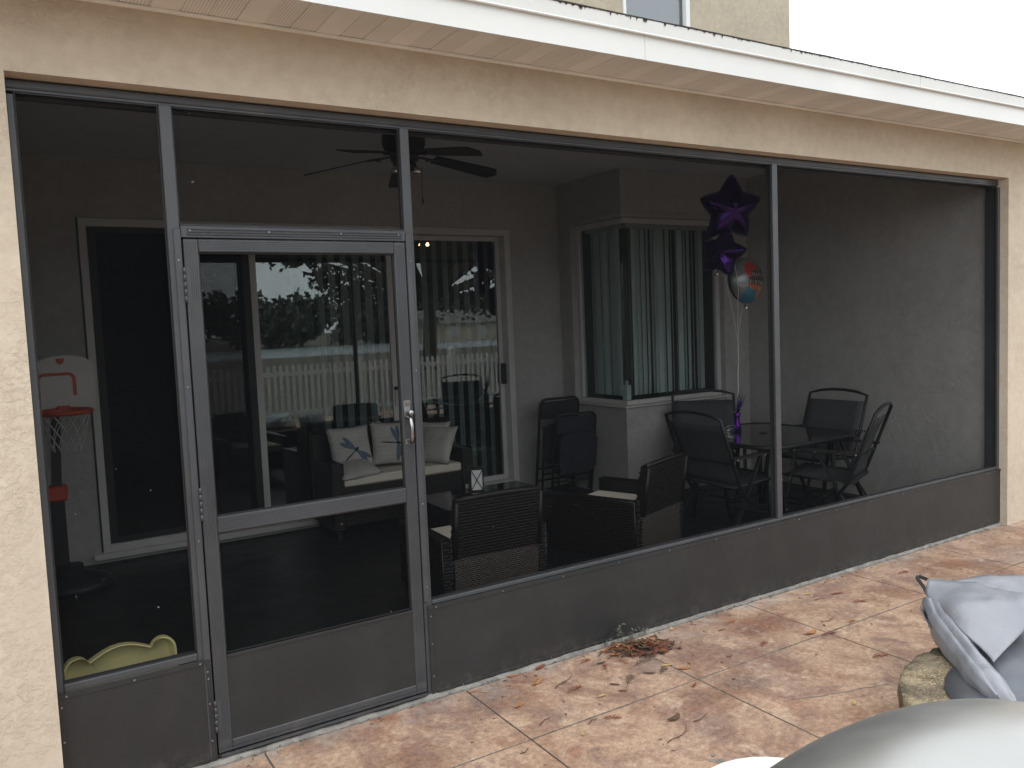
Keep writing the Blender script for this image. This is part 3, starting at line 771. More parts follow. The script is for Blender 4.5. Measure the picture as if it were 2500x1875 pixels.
pillow('square pillow with blue dragonfly leaning on the left of the loveseat back', (1.768, 3.11, .712), (R(72), 0, R(4)), .19, .06, R(12), (.02, -.03))
pillow('square pillow with blue dragonfly in the middle of the loveseat', (2.135, 3.10, .715), (R(74), R(4), R(-2)), .19, .06, R(-30), (.03, -.01))
pillow('flat grey pillow lying on the left end of the loveseat seat', (1.735, 2.965, .565), (R(14), R(-3), R(4)), .175, .05, None)
pillow('grey pillow leaning at the right end of the loveseat, behind the front one', (2.50, 3.12, .690), (R(68), 0, R(-58)), .18, .06, None)
pillow('grey pillow leaning in front at the right end of the loveseat', (2.50, 2.985, .672), (R(62), 0, R(-64)), .175, .055, None)
q = MB(); q.box(2.08, 2.115, 3.285, 3.287, .845, .885); tag(q.build('tag', M['white']), 'small white care tag sticking up behind the loveseat back', 'tag')

# coffee table
ct = thing('coffee_table', 'low dark wicker coffee table with glossy black glass top', 'table', (2.37, 1.95, .03))
q = MB(); q.box(-.44, .44, -.27, .27, .10, .372, .004); cb = q.build('base', M['wicker'], ct)
q = MB(); weave(q, (-.44, -.273, .10), (1, 0, 0), (0, 0, 1), (0, -1, 0), .88, .27, .015, .04); weave(q, (.443, -.27, .10), (0, 1, 0), (0, 0, 1), (1, 0, 0), .54, .27, .015, .04); q.build('weave', M['wicker'], cb, kind='stuff')
M['black_glass'] = plain('black_table_glass', (.012, .013, .013), .06, 0, .1)
q = MB(); q.box(-.46, .46, -.30, .30, .376, .390, .004); q.build('table_top', M['black_glass'], ct)
for sx in (-.42, .42):
    for sy in (-.25, .25):
        q = MB(); q.box(sx-.02, sx+.02, sy-.02, sy+.02, 0, .098); q.build('leg', M['furn_black'], ct)

# lantern with crossed bars
lt = thing('lantern', 'black lantern with white panes and crossed bars on the coffee table', 'lantern', (2.40, 2.13, .4205), R(-24))
q = MB(); wv, hv = .047, .165
for sx in (-1, 1):
    for sy in (-1, 1): q.box(sx*wv-.005, sx*wv+.005, sy*wv-.005, sy*wv+.005, 0, hv)
for z0 in (0, hv):
    q.box(-wv-.007, wv+.007, -wv-.007, wv+.007, z0, z0+.010)
q.build('frame', M['furn_black'], lt)
mm, mnt, mb = newmat('frosted_white_pane'); mb.inputs['Base Color'].default_value = (.88, .9, .9, 1); mb.inputs['Roughness'].default_value = .35
for a in range(4):
    o = MB(); o.box(-wv+.006, wv-.006, -wv-.001, -wv+.002, .011, hv-.001); p = o.build('pane', mm, lt); p.rotation_euler = (0, 0, a*math.pi/2)
    o = MB()
    o.bar((-wv+.004, -wv-.004, .012), (wv-.004, -wv-.004, hv-.002), .006, .005, (0, 1, 0)); o.bar((wv-.004, -wv-.0065, .012), (-wv+.004, -wv-.0065, hv-.002), .006, .005, (0, 1, 0))
    o.build('cross_bar', M['furn_black'], p)
q = MB(); q.lathe([(.013, 0), (.013, .032), (.004, .033)], (2.375, 2.24, .4205), 12); tag(q.build('candle', M['cream']), 'tiny pale candle left of the lantern on the coffee table', 'candle')

# ------------------------------------------------------------------ patio dining set
M['sling'] = plain('grey_sling_fabric', (.050, .055, .058), .8, 0, .15, 8, .3, 300)
M['rivet'] = plain('bright_rivet', (.75, .75, .73), .25, .7, .05)
def sling_chair(label, loc, rz):
    t = thing('folding_sling_chair', label, 'chair', loc, rz, 'folding sling chairs round the patio table')
    hw = .275; F_ = M['furn_black']
    q = MB()
    L = [(-hw, -.10, .30), (-hw, -.19, .43), (-hw, -.30, .72), (-hw, -.375, .925)]
    top = [(-hw*.62, -.385, .952), (-hw*.2, -.388, .963), (hw*.2, -.388, .963), (hw*.62, -.385, .952)]
    Rr = [(hw, y, z) for _, y, z in L][::-1]
    q.tube(L + top + Rr, .0125, 8); q.bar((-hw, -.255, .60), (hw, -.255, .60), .012, .012); q.build('back_frame', F_, t)
    q = MB()
    q.grid(lambda u, v: Vector(((u-.5)*2*(hw-.010), -.19-.155*v - .0 + .022*math.sin(math.pi*v) - .012*(1-(2*u-1)**2), .43+.445*v)), 8, 8); o = q.build('backrest', M['sling'], t)
    md = o.modifiers.new('thick', 'SOLIDIFY'); md.thickness = .003
    q = MB()
    q.grid(lambda u, v: Vector(((u-.5)*2*(hw-.035), -.20+.46*v, .415+.03*v - .02*math.sin(math.pi*v)*(1-(2*u-1)**2*.7))), 8, 8); o = q.build('seat', M['sling'], t)
    md = o.modifiers.new('thick', 'SOLIDIFY'); md.thickness = .003
    q = MB(); q.tube([(-hw+.03, -.21, .412), (-hw+.03, .255, .445), (hw-.03, .255, .445), (hw-.03, -.21, .412)], .012, 8, True); q.build('seat_frame', F_, t)
    for s in (-1, 1):
        x = s*(hw+.016)
        q = MB(); q.bar((x, -.285, .635), (x, .22, .655), .045, .018); a = q.build('armrest', F_, t)
        r_ = MB()
        for (yy, zz) in ((-.25, .632), (.03, .640), (.17, .645)):
            r_.prism([(.006*math.cos(k*1.0472), .006*math.sin(k*1.0472)) for k in range(6)], (s*.004, 0, 0), (x+s*.0226, yy, zz), (0, 1, 0), (0, 0, 1))
        r_.build('rivet', M['rivet'], a)
        q = MB(); q.bar((x, .17, .642), (x-s*.006, .30, 0), .030, .016); l = q.build('leg', F_, t)
        r_ = MB()
        for (yy, zz) in ((.213, .43), (.26, .20)): r_.prism([(.006*math.cos(k*1.0472), .006*math.sin(k*1.0472)) for k in range(6)], (s*.004, 0, 0), (x+s*.0126, yy, zz), (0, 1, 0), (0, 0, 1))
        r_.build('rivet', M['rivet'], l)
        q = MB(); q.bar((x-s*.02, .03, .636), (x-s*.022, -.13, .33), .026, .014); q.bar((x-s*.022, -.13, .33), (x-s*.006, -.33, 0), .028, .014); l = q.build('leg', F_, t)
        r_ = MB(); r_.prism([(.006*math.cos(k*1.0472), .006*math.sin(k*1.0472)) for k in range(6)], (s*.004, 0, 0), (x-s*.0145, -.13, .335), (0, 1, 0), (0, 0, 1)); r_.build('rivet', M['rivet'], l)
    for yy, zz, k in ((.285, .07, 1), (-.295, .055, 1), (.06, .25, 1)):
        q = MB(); q.bar((-hw, yy, zz), (hw, yy, zz), .022, .014); q.build('crossbar', F_, t)
    return t
s1 = sling_chair('folding sling chair left of the patio table, nearest the corner window sill', (3.965, 1.02, .03), R(-104+14))
dup(s1, (4.60, 1.88, .03), R(137+3), 'folding sling chair behind the patio table, under the corner window')
dup(s1, (5.16, 1.22, .03), R(93), 'folding sling chair right of the patio table, facing left by the bare wall')
dup(s1, (4.62, .63, .03), R(23), 'folding sling chair in front of the patio table, seen from its side')

pt = thing('patio_table', 'dark square glass patio table with rounded corners and four legs', 'table', (4.50, 1.16, .03))
def rsq(h, r, n=6):
    o = []
    for cx_, cy_, a0 in ((h-r, h-r, 0), (-h+r, h-r, 90), (-h+r, -h+r, 180), (h-r, -h+r, 270)):
        for k in range(n+1): a = R(a0+90*k/n); o.append((cx_+r*math.cos(a), cy_+r*math.sin(a)))
    return o
q = MB(); q.prism(rsq(.515, .18), (0, 0, .006), (0, 0, .686), (1, 0, 0), (0, 1, 0)); top = q.build('table_top', M['black_glass'], pt)
q = MB(); q.tube([(a, b_, .682) for a, b_ in rsq(.525, .19)], .017, 8, True); q.build('rim', M['furn_black'], pt)
q = MB(); q.lathe([(.036, .6925), (.036, .696), (.024, .697), (.022, .6925)], (.02, .02, 0), 18); q.build('hole_cap', M['black'], pt)
for sx in (-1, 1):
    for sy in (-1, 1):
        q = MB(); q.tube([(sx*.36, sy*.36, .676), (sx*.37, sy*.37, .35), (sx*.40, sy*.40, 0)], .018, 8); q.build('leg', M['furn_black'], pt)
q = MB(); q.tube([(.30*math.cos(k*.2618), .30*math.sin(k*.2618), .13) for k in range(24)], .008, 6, True)
for sx in (-1, 1):
    for sy in (-1, 1): q.bar((sx*.21, sy*.21, .13), (sx*.388, sy*.388, .13), .014, .01)
q.build('stretcher', M['furn_black'], pt)

# foil balloon weight on the table
M['purple'] = plain('purple_foil', (.16, .025, .40), .22, .9, .3, 12)
M['dark_purple'] = plain('dark_violet_foil', (.060, .020, .155), .15, .9, .2, 6)
M['silver'] = plain('silver_foil', (.75, .75, .76), .2, .9, .1)
VX, VY, VZ = 4.49, 1.43, .7225
bwt = thing('balloon_weight', 'purple foil balloon weight with tinsel spray on the patio table', 'balloon weight', (VX, VY, VZ))
q = MB(); q.lathe([(.034, 0), (.033, .05), (.022, .09), (.026, .125), (.034, .15)], (0, 0, 0), 10); q.jitter(.006, 30); q.build('foil_wrap', M['purple'], bwt)
q = MB(); random.seed(9)
for k in range(26):
    a = random.uniform(0, 6.28); l = random.uniform(.10, .19); sp = random.uniform(.005, .05); dx, dy = .06*l/.19, .0
    q.tube([(0, 0, .12), (math.cos(a)*sp*.4+dx*.5, math.sin(a)*sp*.4, .12+l*.5), (math.cos(a)*sp+dx, math.sin(a)*sp, .12+l)], [.0035, .003, .001], 4)
    for m_ in range(5):
        tt = .3+.14*m_; p = Vector((math.cos(a)*sp*tt+dx*tt, math.sin(a)*sp*tt, .12+l*tt)); d = Vector((random.uniform(-1, 1), random.uniform(-1, 1), random.uniform(-.3, 1)))*.016
        q.tube([p, p+d], .0012, 3)
q.build('tinsel_spray', M['dark_purple'], bwt, kind='stuff')
q = MB()
for k in range(24):
    a = random.uniform(2.6, 4.2); r_ = random.uniform(.06, .14); z1 = random.uniform(.01, .05)
    p0, p1, p2 = Vector((0, 0, .03)), Vector((math.cos(a)*r_*.5, math.sin(a)*r_*.5, z1+.01)), Vector((math.cos(a)*r_, math.sin(a)*r_, .003+z1*.2)); d = Vector((0, 0, .003))
    for A, B in ((p0, p1), (p1, p2)): q.quad(A-d, B-d, B+d, A+d)
q.build('silver_shred', M['silver'], bwt, kind='stuff')

# ------------------------------------------------------------------ foil balloons
def star_balloon(label, c, rad, yaw, tilt, mat_front, thick=.11, spin=0.0):
    t = thing('star_balloon', label, 'balloon', c, 0, None); t.rotation_euler = Euler((tilt, spin, yaw))
    def outline(th):
        k = (th/(2*math.pi)*5) % 1.0; d = abs(k-.5)*2           # d = 1 at the points, 0 in the notches
        return rad*(.62 + .38*d**1.5 - .02*(d > .93))
    q = MB(); NT, NR = 70, 9
    for sgn in (1, -1):
        rows = []
        for j in range(NR+1):
            rho = j/NR; row = []
            for i in range(NT):
                th = 2*math.pi*i/NT + math.pi/2; r_ = outline(th-math.pi/2)*rho
                d = abs(((th-math.pi/2)/(2*math.pi)*5 % 1.0)-.5)*2
                z = thick*max(0, 1-rho**2.0)**.55*(1-.10*(1-d)*rho)
                pk = .010*math.sin(th*5*6)*rho**6*(1-rho)*6
                row.append(q.bm.verts.new((r_*math.cos(th), -sgn*(z+pk), r_*math.sin(th))))
            rows.append(row)
        for j in range(NR):
            for i in range(NT):
                f = (rows[j][i], rows[j][(i+1) % NT], rows[j+1][(i+1) % NT], rows[j+1][i])
                try: q.bm.faces.new(f).smooth = True
                except ValueError: pass
    bmesh.ops.remove_doubles(q.bm, verts=q.bm.verts, dist=.0008)
    q.build('foil_skin', mat_front, t)
    q = MB(); q.lathe([(.004, 0), (.012, -.03), (.020, -.055)], (0, 0, -rad*.62), 8); q.build('neck', M['silver'], t)
    return t
star_balloon('large dark violet star balloon floating highest of the three', (4.535, 1.5, 2.545), .285, R(-22), R(10), M['dark_purple'], .115)
star_balloon('smaller purple star balloon floating under the big star', (4.455, 1.52, 2.185), .215, R(-70), R(-6), M['dark_purple'], .10, R(14))

# round printed balloon
RB = Vector((4.70, 1.50, 1.962)); rbt = thing('round_balloon', 'round multicoloured birthday balloon floating lowest of the three', 'balloon', RB)
rbt.rotation_euler = Euler((R(-4), R(6), R(4)))
RAD, TH = .195, .105
def bal(u, v, e=0.0):           # front face is -y; u across, v up in metres
    r_ = min(.999, math.hypot(u, v)/RAD); return Vector((u, -(TH*(1-r_**2.2)**.6 + e), v))
bfm, bnt2, bb2 = newmat('printed_foil')
p = pos(bnt2, obj=True)
sx = bnt2.nodes.new('ShaderNodeSeparateXYZ'); bnt2.links.new(p, sx.inputs[0])
def blob(cx_, cz_, r_, c, prev):
    v = bnt2.nodes.new('ShaderNodeVectorMath'); v.operation = 'DISTANCE'; cmb = bnt2.nodes.new('ShaderNodeCombineXYZ')
    bnt2.links.new(sx.outputs[0], cmb.inputs[0]); bnt2.links.new(sx.outputs[2], cmb.inputs[2])
    bnt2.links.new(cmb.outputs[0], v.inputs[0]); v.inputs[1].default_value = (cx_, 0, cz_)
    return mixc(bnt2, ramp(bnt2, v.outputs['Value'], [(r_*.97, 1.0), (r_, 0.0)]), prev, c)
cc = blob(0, 0, .5, (.20, .22, .21), (.20, .22, .21))
cc = blob(-.03, -.13, .075, (.05, .20, .30), cc); cc = blob(.09, -.10, .06, (.50, .22, .08), cc); cc = blob(-.12, -.03, .05, (.34, .38, .37), cc)
cc = blob(-.035, .07, .075, (.50, .06, .06), cc); cc = blob(-.02, -.03, .062, (.55, .13, .07), cc); cc = blob(.10, .10, .07, (.10, .14, .10), cc)
gy = bnt2.nodes.new('ShaderNodeMath'); gy.operation = 'GREATER_THAN'; gy.inputs[1].default_value = .004; bnt2.links.new(sx.outputs[1], gy.inputs[0])
cc = mixc(bnt2, gy.outputs[0], cc, (.03, .03, .035))
bnt2.links.new(cc, bb2.inputs['Base Color']); bb2.inputs['Roughness'].default_value = .25; bb2.inputs['Metallic'].default_value = .25
q = MB()
for sgn in (1, -1):
    rows = []
    for j in range(11):
        r_ = RAD*math.sin(math.pi/2*j/10); row = []
        for i in range(48):
            a = 2*math.pi*i/48; v = bal(r_*math.cos(a), r_*math.sin(a)); v.y = v.y*sgn - sgn*.003*math.sin(a*24)*(j/10)**5
            row.append(q.bm.verts.new(v))
        rows.append(row)
    for j in range(10):
        for i in range(48):
            try: q.bm.faces.new((rows[j][i], rows[j][(i+1) % 48], rows[j+1][(i+1) % 48], rows[j+1][i])).smooth = True
            except ValueError: pass
bmesh.ops.remove_doubles(q.bm, verts=q.bm.verts, dist=.0008); q.build('foil_skin', bfm, rbt)
M['letter'] = plain('pale_print', (.75, .70, .55), .5, 0, .05)
M['letterbox'] = plain('dark_print_box', (.035, .035, .04), .5, 0, .05)
def text_mesh(s, size):
    cu = bpy.data.curves.new('lettering', 'FONT'); cu.body = s; cu.size = size; cu.align_x = 'LEFT'; cu.resolution_u = 2
    ob = bpy.data.objects.new('lettering', cu); col.objects.link(ob)
    dg = bpy.context.evaluated_depsgraph_get(); me = bpy.data.meshes.new_from_object(ob.evaluated_get(dg))
    bpy.data.objects.remove(ob); bpy.data.curves.remove(cu); return me
for word, u0, v0, st, sz in (('HAPPY', -.045, .020, .038, .046), ('BIRTHDAY', -.075, -.042, .030, .042)):
    for k, ch in enumerate(word):
        uu = u0 + k*st; s_ = .022 if word == 'HAPPY' else .0175
        q = MB(); q.grid(lambda a, b_: bal(uu-.003+a*(st-.002), v0-.006+b_*.055, .003), 2, 3, False); q.build('letter_box', M['letterbox'], rbt, fix=False)
        me = text_mesh(ch, sz)
        bm2 = bmesh.new(); bm2.from_mesh(me); bmesh.ops.subdivide_edges(bm2, edges=[e for e in bm2.edges if e.calc_length() > .02], cuts=2)
        for v in bm2.verts: v.co = bal(uu + v.co.x*.72, v0 + v.co.y, .0055)
        bm2.to_mesh(me); bm2.free(); me.materials.clear(); me.materials.append(M['letter']); me.name = 'letter'
        link('letter', me, rbt)
q = MB(); q.lathe([(.004, 0), (.014, -.03), (.022, -.05)], (0, 0, -RAD*.99), 8); q.build('neck', M['silver'], rbt)
M['ribbon'] = plain('white_ribbon', (.80, .80, .80), .4, 0, .05)
for lab, pts in (('white ribbon hanging from the highest star balloon', [(4.530, 1.49, 2.345), (4.527, 1.46, 2.15), (4.525, 1.42, 1.90), (4.545, 1.45, 1.60), (4.56, 1.47, 1.3), (4.515, 1.44, .95), (4.495, 1.435, .86)]),
                 ('white ribbon hanging from the middle star balloon', [(4.47, 1.52, 2.035), (4.50, 1.50, 1.85), (4.545, 1.49, 1.65), (4.57, 1.47, 1.40), (4.53, 1.45, 1.0), (4.50, 1.432, .86)]),
                 ('white ribbon hanging from the round balloon', [(4.70, 1.50, 1.765), (4.65, 1.50, 1.72), (4.585, 1.485, 1.52), (4.566, 1.47, 1.3), (4.522, 1.445, .95), (4.488, 1.43, .86)])):
    q = MB(); pp = [Vector(a) for a in pts]; sm = []
    for a, b_ in zip(pp, pp[1:]):
        for k in range(6): sm.append(a.lerp(b_, k/6) + Vector((.003*math.sin(k*1.7+a.z*30), 0, 0)))
    sm.append(pp[-1]); q.tube(sm, .0020, 4)
    if 'highest' in lab or 'round' in lab:
        for k in range(3): q.tube([sm[0]+Vector((.016*math.cos(a*.5+k), .01*math.sin(a*.5+k), -.01*k-.012*math.sin(a*.26))) for a in range(12)], .002, 4)
    tag(q.build('ribbon', M['ribbon']), lab, 'ribbon')

# ------------------------------------------------------------------ ceiling fan
M['fan'] = plain('dark_fan_wood', (.018, .015, .014), .5, 0, .2)
fan = thing('ceiling_fan', 'dark five bladed ceiling fan hanging from the porch ceiling', 'ceiling fan', (1.60, 1.42, 3.02), R(-2))
q = MB(); q.lathe([(.075, -.001), (.072, -.05), (.035, -.07), (.03, -.10), (.115, -.115), (.135, -.15), (.135, -.20), (.115, -.245), (.085, -.27), (.085, -.30), (.02, -.305)], (0, 0, 0), 24); q.build('motor', M['fan'], fan)
for k in range(5):
    a = R(72*k)
    q = MB(); poly = []
    for i in range(13):
        t_ = i/12; poly.append((.20+.46*t_, .050+.022*t_ if t_ < .86 else (.072*math.sqrt(max(0, 1-((t_-.86)/.14)**2)))))
    poly = poly + [(x_, -y_) for x_, y_ in poly[::-1] if y_ > 1e-6]
    q.prism(poly, (0, 0, .007), (0, 0, 0), (1, 0, 0), (0, 1, 0))
    bmesh.ops.rotate(q.bm, verts=q.bm.verts, cent=(0, 0, 0), matrix=Matrix.Rotation(R(-13), 3, 'X')); bmesh.ops.rotate(q.bm, verts=q.bm.verts, cent=(.1, 0, 0), matrix=Matrix.Rotation(R(9), 3, 'Y'))
    o = q.build('blade', M['fan'], fan, loc=(0, 0, -.265)); o.rotation_euler = (0, 0, a)
    q = MB(); q.bar((.08, 0, -.005), (.24, .0, -.022), .035, .006); q.bar((.17, .035, -.02), (.17, -.035, -.02), .03, .006, (0, 0, 1)); q.build('blade_arm', M['fan'], o)
lk = MB(); lk.lathe([(.02, -.305), (.07, -.315), (.075, -.345), (.05, -.36), (.004, -.365)], (0, 0, 0), 18); lko = lk.build('light_kit', M['fan'], fan)
for a in (200, 320, 80):
    q = MB(); q.lathe([(.012, 0), (.026, -.015), (.032, -.045), (.029, -.046), (.010, -.02)], (.075*math.cos(R(a)), .075*math.sin(R(a)), -.335), 12, False); q.build('lamp_shade', M['silver'], lko)
for dx, ln in ((-.07, .46), (.09, .20)):
    q = MB(); q.tube([(dx, -.05, -.34), (dx, -.05, -.34-ln)], .0018, 4); q.lathe([(.001, .03), (.006, .02), (.006, 0), (.001, -.01)], (dx, -.05, -.34-ln-.02), 8); q.build('pull_chain', M['fan'], fan)

# ------------------------------------------------------------------ folding chairs stacked against the wall
M['fold'] = plain('navy_vinyl_pad', (.022, .026, .034), .5, 0, .15, 8, .2, 90)
def fold_chair(label, loc, rz, lean, top=.92, sc_=1.0):
    t = thing('folding_chair', label, 'chair', loc, rz, 'folded chairs leaning by the inside corner'); t.rotation_euler = (R(-lean), 0, rz)
    hw = .215; F_ = M['furn_black']
    r_ = .06; pts = [(-hw, 0, 0), (-hw, 0, top-r_)] + [(-hw+r_-r_*math.cos(R(a)), 0, top-r_+r_*math.sin(R(a))) for a in (30, 60, 90)] + [(hw-r_+r_*math.sin(R(a)), 0, top-r_+r_*math.cos(R(a))) for a in (0, 30, 60)] + [(hw, 0, top-r_), (hw, 0, 0)]
    q = MB(); q.tube(pts, .013, 8); q.bar((-hw, 0, .12), (hw, 0, .12), .014, .014); q.bar((-hw, 0, .24), (hw, 0, .24), .014, .014); q.build('front_frame', F_, t)
    q = MB(); q.tube([(-hw+.05, -.035, .03), (-hw+.035, -.035, top-.26), (hw-.035, -.035, top-.26), (hw-.05, -.035, .03)], .011, 8); q.bar((-hw+.04, -.035, .19), (hw-.04, -.035, .19), .014, .014); q.build('rear_frame', F_, t)
    q = MB(); q.box(-hw+.014, hw-.014, -.014, .012, top-.19, top-.022, .008); q.build('backrest', M['fold'], t)
    q = MB(); q.prism(rsq(.195, .09), (0, -.04, 0), (0, -.050, .50 if top > .85 else .42), (1, 0, 0), (0, 0, 1)); q.build('seat', M['fold'], t)
    return t
fold_chair('navy padded folding chair leaning flat against the wall by the slider', (3.86, 3.20, .045), R(-3), -9, .92)
fold_chair('shorter folded chair leaning in front of the navy folding chair', (3.93, 3.02, .045), R(-7), -10, .78)

# ------------------------------------------------------------------ toy basketball hoop
hp_ = thing('basketball_hoop', 'toy basketball hoop with white backboard and orange rim by the left wall', 'basketball hoop', (-.345, 2.86, .03))
M['board'] = plain('white_plastic', (.62, .61, .58), .5, 0, .04)
M['orange'] = plain('red_orange_plastic', (.50, .075, .035), .45, 0, .06)
M['hoop_black'] = plain('black_plastic', (.020, .021, .024), .5, 0, .15)
arc = [(-.178, 1.205)] + [(.178*math.cos(R(a)), 1.49+.078*math.sin(R(a))) for a in range(180, -1, -12)] + [(.178, 1.205)]
q = MB(); q.prism(arc, (0, .03, 0), (.07, 0, -.0), (1, 0, 0), (0, 0, 1)); bd = q.build('backboard', M['board'], hp_)
q = MB()
for a, b_ in zip(((-.105, 1.29), (-.105, 1.42), (-.085, 1.445), (.085, 1.445), (.105, 1.42)), ((-.105, 1.42), (-.085, 1.445), (.085, 1.445), (.105, 1.42), (.105, 1.30))):
    q.bar((.02+a[0], -.003, a[1]), (.02+b_[0], -.003, b_[1]), .021, .003, (0, 1, 0))
q.build('target_outline', M['orange'], bd)
q = MB(); q.prism([(-.024, 1.548), (.024, 1.548), (.022, 1.522), (0, 1.505), (-.022, 1.522)], (0, -.002, 0), (.05, -.0005, 0)); q.build('emblem', M['orange'], bd)
RC = (.045, -.16, 1.205)
q = MB(); q.tube([(RC[0]+.155*math.cos(k*.19635), RC[1]+.155*math.sin(k*.19635), RC[2]) for k in range(32)], .017, 8, True); q.box(-.04+.05, .04+.05, -.022, -.001, 1.175, 1.235, .004); q.build('rim', M['orange'], hp_)
q = MB(); NN = 12
for k in range(NN):
    for s in (-1, 1):
        P_ = []
        for j in range(7):
            t_ = j/6; rr = .148 - .065*t_; a = 2*math.pi*(k + s*.5*j*.7)/NN
            P_.append((RC[0]+rr*math.cos(a), RC[1]+rr*math.sin(a), RC[2]-.01-.24*t_))
        q.tube(P_, .0030, 4, cap=False)
q.build('net', M['board'], hp_, kind='stuff')
q = MB(); q.bar((.0, .055, 1.19), (-.03, .055, .62), .058, .05); q.bar((-.03, .055, .62), (-.03, .055, .05), .085, .07); q.build('pole', M['hoop_black'], hp_)
q = MB(); q.box(-.095, .035, -.01, .115, .60, .70, .012); q.build('collar', M['orange'], hp_)
q = MB(); q.lathe([(.25, 0), (.24, .05), (.16, .085), (.08, .11), (.07, .16)], (.02, .02, 0), 20); q.build('base', M['hoop_black'], hp_)
q = MB(); q.lathe([(.001, -.075), (.04, -.064), (.066, -.035), (.075, 0), (.066, .035), (.04, .064), (.001, .075)], (-.462, 3.02, .225), 16)
M['pink'] = plain('pink_plastic', (.42, .08, .10), .5, 0, .06); bl = q.build('toy_ball', M['pink']); tag(bl, 'faded pink toy ball tucked behind the basketball hoop pole', 'ball')
q = MB(); q.box(-.525, -.43, 2.96, 3.10, .03, .150, .006); tag(q.build('toy_bin', M['hoop_black']), 'dark low bin under the pink toy ball', 'bin')

# yellow bear-shaped tub standing on edge
tub = thing('bear_tub', 'pale yellow plastic tub with two round bear ears standing on edge', 'tub', (-.285, .17, .03), R(2)); tub.rotation_euler = (R(-8), R(-1.5), R(2))
M['yellow'] = plain('pale_yellow_plastic', (.60, .54, .25), .45, 0, .06, 4)
def bear(s):
    o = []
    o += [(-.20*s, .0), (-.205*s, .33)]
    o += [(-.158*s+.048*s*math.cos(R(a)), .392+.050*s*math.sin(R(a))) for a in range(185, 35, -15)]
    o += [(x_*s, .412+.040*s*math.cos(x_/.12*math.pi/2)) for x_ in (-.115, -.09, -.06, -.03, 0, .03, .06, .09, .115)]
    o += [(.158*s+.048*s*math.cos(R(a)), .392+.050*s*math.sin(R(a))) for a in range(145, -6, -15)]
    o += [(.205*s, .33), (.20*s, 0)]
    return o
P0 = bear(1.0); P1 = [(a*.955, .012+(b_-.0)*.965) for a, b_ in P0]; P2 = [(a*.90, .03+b_*.90) for a, b_ in P0]; P3 = [(a*.72, .05+b_*.78) for a, b_ in P0]
q = MB(); loops = []
for Pl, y in ((P0, .052), (P0, -.002), (P1, -.004), (P1, .008), (P2, .040), (P3, .044)): loops.append([q.bm.verts.new((a, y, b_)) for a, b_ in Pl])
n = len(P0)
for A, B in zip(loops, loops[1:]):
    for k in range(n): q.bm.faces.new((A[k], A[(k+1) % n], B[(k+1) % n], B[k])).smooth = False
q.bm.faces.new(loops[-1]); q.bm.faces.new(loops[0][::-1])
q.build('shell', M['yellow'], tub)

# ------------------------------------------------------------------ fire pit, its cover, the grill
M['stone'] = None
m, nt_, b_ = newmat('tumbled_concrete_block'); p = pos(nt_)
x_ = ramp(nt_, tex(nt_, p, 7, 7, .7), [(.3, (.10, .075, .045)), (.5, (.25, .19, .115)), (.68, (.40, .33, .21))])
x_ = mixc(nt_, ramp(nt_, tex(nt_, p, 120, 3, .7), [(.52, 0.0), (.64, .9)]), x_, (.58, .50, .36))
x_ = mixc(nt_, ramp(nt_, tex(nt_, p, 5, 6, .7, .5), [(.47, 0.0), (.62, .85)]), x_, (.085, .07, .05))
nt_.links.new(x_, b_.inputs['Base Color']); b_.inputs['Roughness'].default_value = .95
n1 = bump(nt_, b_, tex(nt_, p, 30, 8, .75), .8, .012); bump(nt_, b_, tex(nt_, p, 170, 3, .6), .6, .003, n1)
M['stone'] = m
FP = Vector((2.47, -2.02, 0)); fp = thing('fire_pit', 'round fire pit of tan tumbled stone blocks on the patio', 'fire pit', FP)
for course in range(2):
    for k in range(8):
        a0 = 2*math.pi*(k + .5*course)/8 + 1.62; a1 = a0 + 2*math.pi/8 - .02; z0, z1 = .003+course*.148, .146+course*.152
        q = MB(); nA, nR, nZ = 16, 7, 6; G = {}
        def V_(i, j, l):
            if (i, j, l) not in G:
                a = a0+(a1-a0)*i/nA; r_ = .42+.172*j/nR; z = z0+(z1-z0)*l/nZ
                co = Vector((r_*math.cos(a), r_*math.sin(a), z))
                ed = (i in (0, nA)) + (j in (0, nR)) + (l in (0, nZ))
                cen = Vector((.505*math.cos((a0+a1)/2), .505*math.sin((a0+a1)/2), (z0+z1)/2))
                if ed >= 2: co += (cen-co).normalized()*(.0035 if ed == 2 else .007)
                co += noise.noise_vector(co*13 + Vector((k*3.1, course*7, 0)))*.012 + noise.noise_vector(co*45)*.004
                co.z = max(co.z, .002); G[(i, j, l)] = q.bm.verts.new(co)
            return G[(i, j, l)]
        for l in (0, nZ):
            for i in range(nA):
                for j in range(nR): q.bm.faces.new((V_(i, j, l), V_(i+1, j, l), V_(i+1, j+1, l), V_(i, j+1, l))).smooth = True
        for j in (0, nR):
            for i in range(nA):
                for l in range(nZ): q.bm.faces.new((V_(i, j, l), V_(i+1, j, l), V_(i+1, j, l+1), V_(i, j, l+1))).smooth = True
        for i in (0, nA):
            for j in range(nR):
                for l in range(nZ): q.bm.faces.new((V_(i, j, l), V_(i, j+1, l), V_(i, j+1, l+1), V_(i, j, l+1))).smooth = True
        q.build('stone_block', M['stone'], fp)
M['flange'] = plain('grey_steel_flange', (.125, .13, .14), .5, .3, .1)
q = MB(); q.lathe([(.438, .303), (.438, .309), (.31, .308), (.30, .29), (.30, .06)], (0, 0, 0), 48, False); q.build('steel_ring', M['flange'], fp)
q = MB(); q.lathe([(.40, .04), (.001, .04)], (0, 0, 0), 24, False); q.build('ash_bed', M['roof'], fp)

